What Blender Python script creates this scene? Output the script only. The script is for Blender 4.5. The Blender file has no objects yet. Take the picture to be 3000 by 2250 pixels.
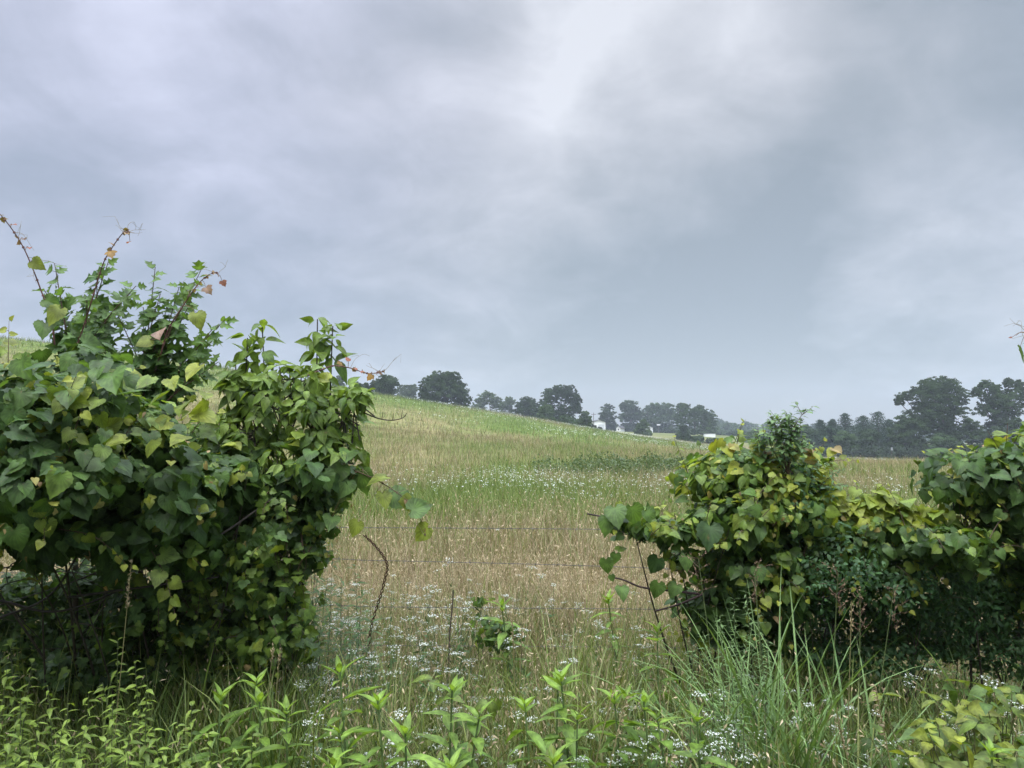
import bpy, math, random
import numpy as np
SC = bpy.context.scene
R = np.random.default_rng(7)
random.seed(7)
rad = math.radians
# ------------------------------------------------------------------ camera
EYE = 1.6; F = 2250.0; HOR = 1290.0
PITCH = math.atan((HOR-1125)/F)
cam_d = bpy.data.cameras.new('camera'); cam = bpy.data.objects.new('camera', cam_d)
SC.collection.objects.link(cam)
cam_d.sensor_width = 36; cam_d.lens = 27.0; cam_d.clip_start = .05; cam_d.clip_end = 8000
cam.location = (0, 0, EYE); cam.rotation_euler = (math.pi/2+PITCH, 0, 0)
SC.camera = cam
SC.render.resolution_x = 1024; SC.render.resolution_y = 768
SC.view_settings.view_transform = 'Standard'; SC.view_settings.look = 'None'
SC.view_settings.exposure = 0.0; SC.view_settings.gamma = 1
cy = SC.cycles
cy.max_bounces = 5; cy.diffuse_bounces = 3; cy.glossy_bounces = 2; cy.transmission_bounces = 4
cy.volume_bounces = 0; cy.transparent_max_bounces = 4
cy.caustics_reflective = False; cy.caustics_refractive = False; cy.sample_clamp_indirect = 4
cy.use_denoising = True

def W(px, py, d):
    """a pixel of the 3000 px frame, d metres ahead"""
    px = np.asarray(px, float); py = np.asarray(py, float)
    rx = (px-1500)/F; ry = (1125-py)/F
    fy = math.cos(PITCH)-ry*math.sin(PITCH); fz = math.sin(PITCH)+ry*math.cos(PITCH)
    return np.stack([rx/fy*d, d+0*rx, EYE+fz/fy*d], -1)
# ------------------------------------------------------------------ node helper
class NT:
    def __init__(s, tree): s.t = tree; s.n = tree.nodes; s.l = tree.links
    def node(s, typ, **kw):
        n = s.n.new(typ)
        for k, v in kw.items(): setattr(n, k, v)
        return n
    def put(s, sock, v):
        if isinstance(v, bpy.types.NodeSocket): s.l.new(v, sock)
        elif v is not None: sock.default_value = v
    def math(s, op, a, b=None, c=None, clamp=False):
        n = s.node('ShaderNodeMath', operation=op, use_clamp=clamp)
        for i, v in enumerate((a, b, c)): s.put(n.inputs[i], v)
        return n.outputs[0]
    def vmath(s, op, a, b=None, out=0):
        n = s.node('ShaderNodeVectorMath', operation=op)
        s.put(n.inputs[0], a); s.put(n.inputs[1], b)
        return n.outputs[out]
    def mix(s, f, a, b, mode='MIX'):
        n = s.node('ShaderNodeMix', data_type='RGBA', blend_type=mode)
        s.put(n.inputs[0], f)
        for i, v in ((6, a), (7, b)):
            if isinstance(v, tuple) and len(v) == 3: v = (*v, 1)
            s.put(n.inputs[i], v)
        return n.outputs[2]
    def noise(s, vec, scale, detail=4, rough=.5, dist=0):
        n = s.node('ShaderNodeTexNoise'); s.put(n.inputs['Vector'], vec)
        n.inputs['Scale'].default_value = scale; n.inputs['Detail'].default_value = detail
        n.inputs['Roughness'].default_value = rough; n.inputs['Distortion'].default_value = dist
        return n.outputs[0]
    def mrange(s, v, a, b, c=0., d=1., smooth=True):
        n = s.node('ShaderNodeMapRange', interpolation_type='SMOOTHSTEP' if smooth else 'LINEAR')
        s.put(n.inputs[0], v)
        for i, q in enumerate((a, b, c, d)): n.inputs[i+1].default_value = q
        return n.outputs[0]
# ------------------------------------------------------------------ sky
SUN_EL, SUN_AZ = rad(58), rad(200)      # high, behind the camera and a little to the left
wd = bpy.data.worlds.new('World'); SC.world = wd; wd.use_nodes = True
N = NT(wd.node_tree); N.n.clear()
wout = N.node('ShaderNodeOutputWorld'); bg = N.node('ShaderNodeBackground')
bg.inputs[1].default_value = .1
N.l.new(bg.outputs[0], wout.inputs[0])
sky = N.node('ShaderNodeTexSky', sky_type='NISHITA'); sky.sun_disc = False
sky.sun_elevation = SUN_EL; sky.sun_rotation = SUN_AZ
D = N.node('ShaderNodeTexCoord').outputs['Generated']
sep = N.node('ShaderNodeSeparateXYZ'); N.l.new(D, sep.inputs[0])
dz = sep.outputs[2]
den = N.math('ADD', N.math('MAXIMUM', dz, 0.), .42)
cmb = N.node('ShaderNodeCombineXYZ')
N.l.new(N.math('DIVIDE', sep.outputs[0], den), cmb.inputs[0])
N.l.new(N.math('DIVIDE', sep.outputs[1], den), cmb.inputs[1])
P = cmb.outputs[0]
n1 = N.noise(P, 2.0, 5, .55, .5)
n2 = N.noise(N.vmath('ADD', P, (7.3, 2.1, 4.)), 4.6, 5, .5, .9)
n3 = N.noise(N.vmath('ADD', P, (1.3, 9.1, 2.)), 13., 4, .55, .2)
def wdir(px, py):
    v = W(px, py, 1.)-np.array([0, 0, EYE]); return tuple(v/np.linalg.norm(v))
lum = N.math('ADD', N.math('MULTIPLY', N.math('SUBTRACT', n1, .5), .66),
             N.math('MULTIPLY', N.math('SUBTRACT', n2, .5), .72))
lum = N.math('ADD', lum, N.math('MULTIPLY', N.math('SUBTRACT', n3, .5), .3))
# broad bright and dark parts of the cloud deck: (px, py, inner cos-distance radius deg, amount)
BL = [(1480, 300, 7, .10), (2080, 90, 7, .22), (1880, 330, 7, .26), (760, 250, 7, .2), (2900, 790, 6, .42), (2700, 860, 4, .16), (2350, 420, 7, .12),
      (1350, 850, 7, .06), (250, 60, 12, .06), (2700, 250, 13, -.28), (2900, 480, 7, -.10), (1150, 330, 7, -.14), (700, 560, 9, -.10), (100, 250, 7, -.06),
      (1750, 640, 8, -.12), (2200, 680, 9, -.12), (1950, 1080, 11, -.2), (1450, 1150, 11, -.16), (2600, 1150, 10, -.12), (1250, 640, 8, .08), (500, 620, 6, .05), (1300, 480, 4, .10), (1470, 330, 4, .12), (1150, 60, 8, -.08), (300, 1000, 10, -.08), (900, 720, 8, -.07), (200, 800, 9, -.05), (1500, 960, 9, .05), (2450, 1050, 8, -.06)]
warp = N.vmath('MULTIPLY', N.vmath('SUBTRACT', N.node('ShaderNodeTexNoise').outputs[1], (.5, .5, .5)), (.3, .3, .3))
wn = warp.node.inputs[0].links[0].from_node.inputs[0].links[0].from_node
wn.inputs['Scale'].default_value = 2.6; wn.inputs['Detail'].default_value = 4; N.l.new(P, wn.inputs['Vector'])
DW = N.vmath('NORMALIZE', N.vmath('ADD', D, warp))
for px, py, dg, am in BL:
    dt = N.vmath('DOT_PRODUCT', DW, wdir(px, py), out=1)
    lum = N.math('ADD', lum, N.mrange(dt, math.cos(rad(dg*1.9)), 1., 0, am))
elev = N.mrange(dz, -.02, .5, 0, 1, False)
base = N.math('ADD', .435, N.math('MULTIPLY', elev, .42))     # brighter upwards
val = N.math('ADD', base, lum)
t = N.mrange(val, .15, 1.15, 0, 1, False)
cr = N.node('ShaderNodeValToRGB'); N.l.new(t, cr.inputs[0])
SKYC = [(0., (.275, .318, .355)), (.28, (.35, .392, .437)), (.5, (.44, .476, .528)), (.72, (.555, .587, .65)), (1., (.74, .775, .85))]
el = cr.color_ramp.elements
while len(el) < len(SKYC): el.new(.5)
for e, (p_, c_) in zip(el, SKYC): e.position = p_; e.color = (*c_, 1)
col = cr.outputs[0]
lav = N.vmath('DOT_PRODUCT', DW, wdir(-200, 350), out=1)
col = N.mix(N.mrange(lav, .75, 1., 0, .6), col, N.mix(1., col, (.98, .945, 1.09), 'MULTIPLY'))
grn = N.vmath('DOT_PRODUCT', DW, wdir(1900, 560), out=1)
col = N.mix(N.mrange(grn, .86, 1., 0, .8), col, N.mix(1., col, (1.05, 1.01, .95), 'MULTIPLY'))
col = N.mix(.03, col, sky.outputs[0])
gain = N.math('MULTIPLY', N.mrange(dz, .54, .9, 1., 9.2), 10.)   # sky above the frame, out of view, boosted to light the ground
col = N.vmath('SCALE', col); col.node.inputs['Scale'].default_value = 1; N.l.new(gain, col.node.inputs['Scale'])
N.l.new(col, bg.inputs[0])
# ------------------------------------------------------------------ sun (veiled)
sd = bpy.data.lights.new('sun', 'SUN'); sun = bpy.data.objects.new('sun', sd); SC.collection.objects.link(sun)
sd.energy = 1.5; sd.angle = rad(25); sd.color = (1, .95, .86)
sun.rotation_euler = (math.pi/2-SUN_EL, 0, math.pi-SUN_AZ)
# ------------------------------------------------------------------ materials
def new_mat(name):
    m = bpy.data.materials.new(name); m.use_nodes = True
    return m, NT(m.node_tree), m.node_tree.nodes['Principled BSDF'], m.node_tree.nodes['Material Output']
def leaf_mat(name, rough=.5, trans=.3, spec=.35, bump=0., nscale=25., namp=.35, tcol=(1.25, 1.2, .5), spots=False):
    m, n, b, o = new_mat(name)
    a = n.node('ShaderNodeAttribute', attribute_name='col').outputs[0]
    co = n.node('ShaderNodeTexCoord').outputs['Object']
    nz = n.noise(co, nscale, 3)
    c = n.mix(1., a, n.mix(n.mrange(nz, .3, .7), (1-namp,)*3, (1+namp,)*3), 'MULTIPLY')
    back = n.node('ShaderNodeNewGeometry').outputs['Backfacing']
    c2 = n.mix(n.math('MULTIPLY', back, .35), c, n.mix(1., c, (1.5, 1.45, 1.7), 'MULTIPLY'))
    if spots:   # blotches and insect marks
        sp = n.noise(co, 55, 2, .6)
        c2 = n.mix(n.mrange(sp, .66, .74, 0, .75), c2, (.16, .12, .05))
    n.l.new(c2, b.inputs['Base Color'])
    b.inputs['Roughness'].default_value = rough; b.inputs['Specular IOR Level'].default_value = spec
    tr = n.node('ShaderNodeBsdfTranslucent'); n.l.new(n.mix(1., c, (*tcol,), 'MULTIPLY'), tr.inputs[0])
    mx = n.node('ShaderNodeMixShader'); mx.inputs[0].default_value = trans
    n.l.new(b.outputs[0], mx.inputs[1]); n.l.new(tr.outputs[0], mx.inputs[2]); n.l.new(mx.outputs[0], o.inputs[0])
    return m
def plain_mat(name, c, rough=.7, amp=.25, scale=8., metal=0, spec=.3):
    m, n, b, o = new_mat(name)
    co = n.node('ShaderNodeTexCoord').outputs['Object']
    nz = n.noise(co, scale, 5, .6)
    f = n.mix(n.mrange(nz, .3, .7), tuple(x*(1-amp) for x in c), tuple(min(1, x*(1+amp)) for x in c))
    n.l.new(f, b.inputs['Base Color']); b.inputs['Roughness'].default_value = rough; b.inputs['Metallic'].default_value = metal
    b.inputs['Specular IOR Level'].default_value = spec
    return m
M_LEAF = leaf_mat('broad_leaf', .5, .42, .32, spots=True)
M_GRASS = leaf_mat('grass_blade', .55, .3, .3, nscale=6, namp=.2)
M_DRY = leaf_mat('dry_grass', .8, .25, .1, nscale=4, namp=.25, tcol=(1.1, 1., .8))
M_TREE = leaf_mat('tree_leaf', .75, .15, .1, nscale=.35, namp=.3)
M_FLOW = leaf_mat('petal', .8, .25, .1, nscale=30, namp=.06, tcol=(1, 1, .95))
M_STEM = leaf_mat('stem', .65, .05, .2, nscale=30, namp=.3)
M_BARK = plain_mat('bark', (.075, .062, .05), .9, .4, 3)
M_WOODPOST = plain_mat('weathered_wood', (.16, .14, .12), .9, .35, 20)
M_WIRE = plain_mat('galvanised_wire', (.12, .11, .10), .5, .4, 60, .6)
M_RUST = plain_mat('rusty_wire', (.07, .035, .02), .8, .5, 70, .3)
M_WHITE = plain_mat('white_siding', (.84, .85, .86), .6, .04, 1)
M_DOOR = plain_mat('white_door', (.58, .60, .63), .6, .05, 1)
M_ROOFW = plain_mat('pale_metal_roof', (.55, .58, .62), .45, .08, .6)
M_ROOFD = plain_mat('dark_shingles', (.09, .09, .095), .85, .2, 2)
M_DARK = plain_mat('dark_opening', (.02, .022, .025), .6, .2, 2)
M_POLE = plain_mat('pole_wood', (.11, .095, .08), .85, .2, 2)
M_GREY = plain_mat('grey_metal', (.35, .37, .38), .5, .1, 2, .5)
# ------------------------------------------------------------------ mesh helpers
class MB:
    """collects vertices, triangles, quads and a colour per vertex, links ONE mesh object"""
    def __init__(s): s.v = []; s.c = []; s.t = []; s.q = []; s.n = 0
    def add(s, v, c, tris=None, quads=None):
        v = np.asarray(v, np.float32).reshape(-1, 3); c = np.asarray(c, np.float32)
        if c.ndim == 1: c = np.broadcast_to(c, (len(v), 3))
        s.v.append(v); s.c.append(c.reshape(-1, 3))
        if tris is not None and len(tris): s.t.append(np.asarray(tris, np.int64)+s.n)
        if quads is not None and len(quads): s.q.append(np.asarray(quads, np.int64)+s.n)
        s.n += len(v)
    def build(s, name, mat, parent=None, smooth=True, origin=None):
        me = bpy.data.meshes.new(name)
        v = np.concatenate(s.v); c = np.concatenate(s.c)
        if origin is not None: v = v-np.asarray(origin, np.float32)
        t = np.concatenate(s.t) if s.t else np.zeros((0, 3), np.int64)
        q = np.concatenate(s.q) if s.q else np.zeros((0, 4), np.int64)
        me.vertices.add(len(v)); me.vertices.foreach_set('co', v.ravel())
        lv = np.concatenate([t.ravel(), q.ravel()]).astype(np.int32)
        me.loops.add(len(lv)); me.loops.foreach_set('vertex_index', lv)
        st = np.concatenate([np.arange(len(t))*3, len(t)*3+np.arange(len(q))*4]).astype(np.int32)
        me.polygons.add(len(st)); me.polygons.foreach_set('loop_start', st)
        me.polygons.foreach_set('use_smooth', np.full(len(st), smooth))
        me.update(calc_edges=True)
        a = me.attributes.new('col', 'FLOAT_COLOR', 'POINT')
        a.data.foreach_set('color', np.concatenate([c, np.ones((len(c), 1), np.float32)], 1).astype(np.float32).ravel())
        me.materials.append(mat)
        o = bpy.data.objects.new(name, me); SC.collection.objects.link(o)
        if parent is not None: o.parent = parent
        if origin is not None and parent is None: o.location = origin
        return o
def nrm(v): return v/np.maximum(np.linalg.norm(v, axis=-1, keepdims=True), 1e-9)
def rv(n, s=1.): return R.normal(0, s, (n, 3))
def tag(o, label=None, cat=None, group=None, kind=None):
    for k, x in (('label', label), ('category', cat), ('group', group), ('kind', kind)):
        if x: o[k] = x
    return o
def thing(name, label, cat, loc=(0, 0, 0), group=None, rz=0):
    o = bpy.data.objects.new(name, None); o.empty_display_size = .1; SC.collection.objects.link(o)
    o.location = loc; o.rotation_euler[2] = rz
    return tag(o, label, cat, group)
def copy_tree(o, loc, rz, sc, label, group):
    c = o.copy(); SC.collection.objects.link(c); c.location = loc; c.rotation_euler = (R.normal(0, .10), R.normal(0, .10), rz); c.scale = (sc,)*3
    c['label'] = label; c['group'] = group
    for ch in o.children:
        d = ch.copy(); SC.collection.objects.link(d); d.parent = c
    return c
def mixc(a, b, f):
    f = np.asarray(f)[..., None]; return np.asarray(a)*(1-f)+np.asarray(b)*f
def place(mb, T, p, n, d, s, c, wid=1.):
    """scatter template T=(verts, tris, tint) : p base, n normal, d tip direction, s size, c colour"""
    v, tr, tint = T
    p = np.atleast_2d(p); k = len(p)
    n = nrm(np.broadcast_to(n, (k, 3))); d = np.broadcast_to(d, (k, 3))
    d = nrm(d-(d*n).sum(1, keepdims=True)*n); x = np.cross(d, n)
    s = np.broadcast_to(np.asarray(s, float), (k,))[:, None, None]; w = np.broadcast_to(np.asarray(wid, float), (k,))[:, None, None]
    A = v[None]*s
    V = p[:, None]+A[..., 0:1]*w*x[:, None]+A[..., 1:2]*d[:, None]+A[..., 2:3]*n[:, None]
    c = np.broadcast_to(c, (k, 3))
    C = np.clip(c[:, None]*tint[None, :, None], 0, .9)
    I = tr[None]+(np.arange(k)*len(v))[:, None, None]
    mb.add(V.reshape(-1, 3), C.reshape(-1, 3), tris=I.reshape(-1, 3))
def leaf_T(half, y0=.12, fold=.25, droop=.25, ring=.55, teeth=.0, rip=.0, seed=0):
    """leaf from half outline [(x,y)...] starting at the notch, ending at the tip"""
    r = np.random.default_rng(seed)
    h = []
    for i in range(len(half)-1):
        a = np.array(half[i], float); b = np.array(half[i+1], float); h.append(a)
        if teeth:
            m = (a+b)/2; nn = np.array([b[1]-a[1], -(b[0]-a[0])]); nn /= max(1e-6, np.linalg.norm(nn)); h.append(m-nn*teeth)
    h.append(np.array(half[-1], float)); h = np.array(h)
    L = h[1:-1][::-1]*[-1, 1]
    out = np.concatenate([h, L])
    k = len(out); cen = np.array([0, y0])
    mid = cen+(out-cen)*ring
    xy = np.concatenate([cen[None], mid, out])
    z = fold*np.abs(xy[:, 0])-droop*(xy[:, 1])**2-.35*fold*xy[:, 0]**2
    z[k+1:] += r.normal(0, 1, k)*rip; z[1:k+1] += np.where(np.arange(k) % 2, .5, -.5)*rip*1.6
    tr = []
    for i in range(k):
        j = (i+1) % k
        tr += [(0, 1+i, 1+j), (1+i, 1+k+i, 1+k+j), (1+i, 1+k+j, 1+j)]
    tint = np.ones(len(xy)); tint[0] = 1.25; tint[k+1:] = r.uniform(.86, 1.05, k); tint[1:k+1] = np.where(np.arange(k) % 2, .86, 1.2)
    vv = np.column_stack([xy, z])
    return vv, np.array(tr), tint
GR = [(0, .06), (.13, -.11), (.32, -.07), (.47, .12), (.50, .30), (.43, .47), (.34, .62), (.20, .80), (0, 1.02)]
GRL = [(0, .05), (.15, -.10), (.36, -.05), (.52, .14), (.62, .34), (.42, .44), (.36, .55), (.38, .70), (.18, .80), (0, 1.05)]
MUL = [(0, 0), (.16, .0), (.36, .12), (.44, .28), (.20, .36), (.24, .46), (.42, .62), (.20, .66), (.13, .76), (0, 1.)]
OV = [(0, 0), (.10, .06), (.19, .2), (.235, .36), (.22, .52), (.16, .7), (.08, .86), (0, 1.05)]
LAN = [(0, 0), (.05, .08), (.10, .22), (.125, .38), (.11, .56), (.075, .75), (.035, .9), (0, 1.05)]
ELL = [(0, 0), (.16, .12), (.26, .35), (.26, .6), (.15, .85), (0, 1.)]
T_GR = [leaf_T(GR, .12, f, d, .55, .025, .015, i) for i, (f, d) in enumerate([(.15, .25), (.3, .3), (-.12, .2), (.1, .45), (.35, .15)])]
T_GRL = [leaf_T(GRL, .12, f, d, .55, .02, .015, i+9) for i, (f, d) in enumerate([(.15, .25), (.3, .3), (-.1, .35)])]
T_MUL = [leaf_T(MUL, .2, f, d, .5, 0, .01, i+20) for i, (f, d) in enumerate([(.3, .3), (.1, .45), (.45, .1)])]
T_OV = [leaf_T(OV, .3, f, d, .5, 0, .0, i+30) for i, (f, d) in enumerate([(.4, .35), (.2, .6), (.5, .15)])]
T_LAN = [leaf_T(LAN, .3, f, d, .5, 0, .0, i+40) for i, (f, d) in enumerate([(.5, .25), (.3, .5), (.6, .05)])]
def simple_T(half, fold=.3, droop=.2):
    h = np.array(half, float); k = len(h); L = h[1:-1]*[-1, 1]
    xy = np.concatenate([h, L]); z = fold*np.abs(xy[:, 0])-droop*xy[:, 1]**2
    rt = list(range(k)); lf = [0]+list(range(k, 2*k-2))+[k-1]
    tr = []
    for i in range(k-1):
        for a, b, c in ((rt[i], rt[i+1], lf[i+1]), (rt[i], lf[i+1], lf[i])):
            if len({a, b, c}) == 3: tr.append((a, b, c))
    return np.column_stack([xy, z]), np.array(tr), np.ones(len(xy))
S_ELL = simple_T([(0, 0), (.22, .3), (.2, .65), (0, 1.)]); S_LAN = simple_T([(0, 0), (.11, .35), (0, 1.)], .3, .3)
S_THIN = simple_T([(0, 0), (.05, .4), (0, 1.)], .2, .25)
def place_mix(mb, Ts, p, n, d, s, c, wid=1.):
    p = np.atleast_2d(p); k = len(p)
    n = np.broadcast_to(n, (k, 3)); d = np.broadcast_to(d, (k, 3)); s = np.broadcast_to(s, (k,)); c = np.broadcast_to(c, (k, 3)); wid = np.broadcast_to(wid, (k,))
    w = R.integers(0, len(Ts), k)
    for i, T in enumerate(Ts):
        m = w == i
        if m.any(): place(mb, T, p[m], n[m], d[m], s[m], c[m], wid[m])
def smooth_path(pts, k=6):
    pts = np.asarray(pts, float); P_ = np.concatenate([[2*pts[0]-pts[1]], pts, [2*pts[-1]-pts[-2]]]); o = []
    for i in range(1, len(P_)-2):
        a, b, c, d = P_[i-1:i+3]
        for t in np.arange(k)/k:
            o.append(.5*((2*b)+(c-a)*t+(2*a-5*b+4*c-d)*t*t+(3*b-a-3*c+d)*t**3))
    o.append(pts[-1]); return np.array(o)
def tube(mb, pts, r0, r1, c, sides=5):
    pts = np.asarray(pts, float); k = len(pts)
    tg = nrm(np.gradient(pts, axis=0)); ref = np.array([.31, .87, .38])
    a = nrm(np.cross(tg, ref)); b = np.cross(tg, a)
    r = np.linspace(r0, r1, k)[:, None, None]; th = np.arange(sides)/sides*2*math.pi
    V = pts[:, None]+r*(np.cos(th)[None, :, None]*a[:, None]+np.sin(th)[None, :, None]*b[:, None])
    i = np.arange(k-1)[:, None]*sides; j = np.arange(sides)[None]; jn = (j+1) % sides
    q = np.stack([i+j, i+jn, i+sides+jn, i+sides+j], -1).reshape(-1, 4)
    mb.add(V.reshape(-1, 3), c, quads=q)
def blades(mb, p, h, w, az, lean, bend, c, seg=3, c_tip=None, face=0.):
    """grass blades: root p, length h, width w, azimuth, base lean and total bend (radians)"""
    k = len(p); h, w, az, lean, bend = [np.broadcast_to(np.asarray(x, float), (k,)) for x in (h, w, az, lean, bend)]
    t = np.linspace(0, 1, seg+1); th = lean[:, None]+bend[:, None]*(t[:-1]+.5/seg)**1.5
    dr = np.stack([np.sin(th)*np.cos(az)[:, None], np.sin(th)*np.sin(az)[:, None], np.cos(th)], -1)*(h/seg)[:, None, None]
    ctr = np.concatenate([p[:, None], p[:, None]+np.cumsum(dr, 1)], 1)
    sa = az+math.pi/2+R.normal(0, .5, k)
    sd_ = np.stack([np.cos(sa), np.sin(sa), 0*sa], -1)
    sd_ = nrm(sd_+np.sign(sd_[:, :1]+1e-6)*face*np.array([1., 0, 0]))[:, None]
    wt = (np.minimum(1, .55+1.6*t)*(1-t)**.55)[None, :, None]*w[:, None, None]/2
    Lf = (ctr-sd_*wt)[:, :-1]; Rt = (ctr+sd_*wt)[:, :-1]; tip = ctr[:, -1:]
    V = np.concatenate([Lf, Rt, tip], 1); nv = 2*seg+1
    c = np.broadcast_to(c, (k, 3)); ct = c if c_tip is None else np.broadcast_to(c_tip, (k, 3))
    tt = np.concatenate([t[:-1], t[:-1], [1]])[None, :, None]
    C = c[:, None]*(1-tt)+ct[:, None]*tt
    B = (np.arange(k)*nv)[:, None, None]
    q = np.array([(i, seg+i, seg+i+1, i+1) for i in range(seg-1)]).reshape(-1, 4)
    mb.add(V.reshape(-1, 3), C.reshape(-1, 3), tris=(np.array([[seg-1, 2*seg-1, 2*seg]])[None]+B).reshape(-1, 3),
           quads=(q[None]+B).reshape(-1, 4) if len(q) else None)
    return tip[:, 0], nrm(dr[:, -1])
def chips(mb, p, n, s, c, asp=.8):
    """small leaf-sized rhombs"""
    k = len(p); n = nrm(n); u = nrm(np.cross(n, rv(k))); v = np.cross(n, u)
    s = np.broadcast_to(s, (k,))[:, None]/2
    V = np.stack([p-u*s, p-v*s*asp, p+u*s, p+v*s*asp], 1)
    mb.add(V.reshape(-1, 3), np.repeat(np.broadcast_to(c, (k, 3)), 4, 0), quads=(np.arange(k)*4)[:, None]+np.arange(4))
# value noise for patches
_G = R.random((64, 64, 3))
def vn(x, y, ch=0):
    x = np.asarray(x, float); y = np.asarray(y, float)
    i = np.floor(x).astype(int); j = np.floor(y).astype(int); fx = x-i; fy = y-j
    fx = fx*fx*(3-2*fx); fy = fy*fy*(3-2*fy); g = _G[..., ch]
    a = g[i % 64, j % 64]; b = g[(i+1) % 64, j % 64]; c = g[i % 64, (j+1) % 64]; d = g[(i+1) % 64, (j+1) % 64]
    return (a*(1-fx)+b*fx)*(1-fy)+(c*(1-fx)+d*fx)*fy
def fb(x, y, ch=0): return (vn(x, y, ch)+.5*vn(2.1*x+5, 2.1*y+9, ch)+.25*vn(4.3*x+1, 4.3*y+3, ch))/1.75
# ------------------------------------------------------------------ terrain
CX = [-1500, -300, 0, 200, 640, 1060, 1400, 1700, 1900, 2120, 2300, 2600, 3000, 4500]
CROW = [930, 972, 988, 1010, 1078, 1150, 1202, 1252, 1284, 1318, 1337, 1347, 1352, 1355]
CD = [120, 128, 130, 135, 150, 170, 185, 190, 190, 185, 180, 175, 170, 165]
def ease(s): s = np.clip(s, 0, 1); return s*s*(3-2*s)
_xs = np.linspace(-1500, 4500, 601); _e = (HOR-np.interp(_xs, CX, CROW))/F; _D = np.interp(_xs, CX, CD)
_ys = np.linspace(.03, 1, 200)[None]*_D[:, None]
_f = ease((_ys-28)/(_D[:, None]-28))
lo = np.full(len(_xs), -20.); hi = np.full(len(_xs), 60.)
for _ in range(40):
    m_ = (lo+hi)/2; e_ = ((m_[:, None]*_f-EYE)/_ys)[:, 60:].max(1); lo = np.where(e_ < _e, m_, lo); hi = np.where(e_ < _e, hi, m_)
_zc = (lo+hi)/2
def ground(x, y):
    x = np.asarray(x, float); y = np.asarray(y, float)
    X = np.clip(1500+F*x/np.maximum(y, 8), -1500, 4500); D_ = np.interp(X, _xs, _D); zc = np.interp(X, _xs, _zc)
    s = (y-28)/(D_-28); z = zc*ease(s)
    zp = np.interp(X, [0, 1000, 1500, 1760, 2050, 2200, 2400, 4000], [14, 9, 4.5, 5.6, 4.3, 3, 0, -2])
    far = ease((y-D_)/150.)
    z = z*(1-far)+zp*far
    am = np.clip((y-2)/60, 0, 1)*.35
    return z+(fb(x*.05+20, y*.05+11, 1)-.5)*am+(fb(x*.5+3, y*.5+8, 2)-.5)*.12*np.clip(y/4, 0, 1)
def zone(x, y):
    """0 green .. 1 dry brown, and flower density, by place in the field"""
    x = np.asarray(x, float); y = np.asarray(y, float)
    X = 1500+F*x/np.maximum(y, 1.)
    yy = y*1.22*(1+.34*(fb(x*.22, y*.15)-.5)*2)
    dry = np.interp(yy, [0, 4.8, 6., 7, 11, 13.5, 25, 30, 37, 41, 50, 55, 80, 112, 150, 200, 230, 400], [.3, .32, .62, .9, .85, .32, .18, .55, .62, .4, .35, .6, .52, .22, .05, .1, .4, .6])
    dry = dry+np.where(X > 1750, .25*np.clip((X-1750)/600, 0, 1), 0)*(y > 100)
    n = fb(x*.12+7, y*.05+2, 1)
    dry = dry+np.where((X > 950) & (X < 2100) & (y < 5), .12, 0)
    dry = np.clip(dry+(n-.5)*1.0+(fb(x*.035+3, y*.025+8, 0)-.5)*.5*(y > 40)+(fb(x*1.1, y*.7, 2)-.5)*.4*(y < 60), 0, 1)
    fl = np.interp(yy, [0, 3.9, 6.2, 7.5, 9, 11.5, 14.5, 20, 27, 38, 95, 115, 150, 190, 220, 260], [.2, .5, .6, .35, .06, .05, .5, 1.1, .4, .03, .08, .8, .4, .7, 1.1, .6])
    fl = fl*np.clip((fb(x*.22+3, y*.09+1, 0)-.40)*5, .03, 1.4)
    fl = fl*np.where((y > 8.5) & (y < 32), np.interp(X, [700, 1150, 1500, 2000, 2300], [.12, .3, 1.1, 1., .6]), 1.)
    return dry, fl
GREEN = np.array([.12, .165, .045]); BROWN = np.array([.235, .185, .10]); TAN = np.array([.42, .35, .22]); DKG = np.array([.045, .075, .03])
ys = np.concatenate([np.arange(-12, 12, .4), 12*1.035**np.arange(0, 130)]); us = np.linspace(-1.6, 1.6, 301)
gx = us[None]*(np.maximum(ys, 0)+14)[:, None]; gy = np.repeat(ys[:, None], len(us), 1); gz = ground(gx, gy)
g = MB(); dr_, fl_ = zone(gx, gy)
gc = mixc(GREEN*.85, BROWN*.95, dr_)
far_ = np.clip((gy-200)/80, 0, 1); gc = gc*(1-far_[..., None])+mixc(np.array([.15, .14, .07]), np.array([.12, .15, .06]), fb(gx*.02, gy*.01))*far_[..., None]
gc = gc*np.where(gy < 9, .4, np.where(gy < 30, .65, 1.))[..., None]   # ground colour is darker close to the camera
nr, nc = gx.shape; ii = (np.arange(nr-1)[:, None]*nc+np.arange(nc-1)[None]).ravel()
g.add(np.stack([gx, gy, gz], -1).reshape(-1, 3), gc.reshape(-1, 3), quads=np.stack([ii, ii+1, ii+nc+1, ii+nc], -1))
mg, n, b, o = new_mat('meadow_ground')
co = n.node('ShaderNodeTexCoord').outputs['Object']
a = n.node('ShaderNodeAttribute', attribute_name='col').outputs[0]
c = n.mix(1., a, n.mix(n.mrange(n.noise(co, .35, 8, .65), .3, .7), (.65, .68, .6), (1.3, 1.28, 1.3)), 'MULTIPLY')
c = n.mix(1., c, n.mix(n.mrange(n.noise(co, 3., 6, .7), .3, .7), (.7, .7, .7), (1.25, 1.25, 1.25)), 'MULTIPLY')
n.l.new(c, b.inputs['Base Color']); b.inputs['Roughness'].default_value = 1; b.inputs['Specular IOR Level'].default_value = 0
tag(g.build('ground', mg), kind='structure')
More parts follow.
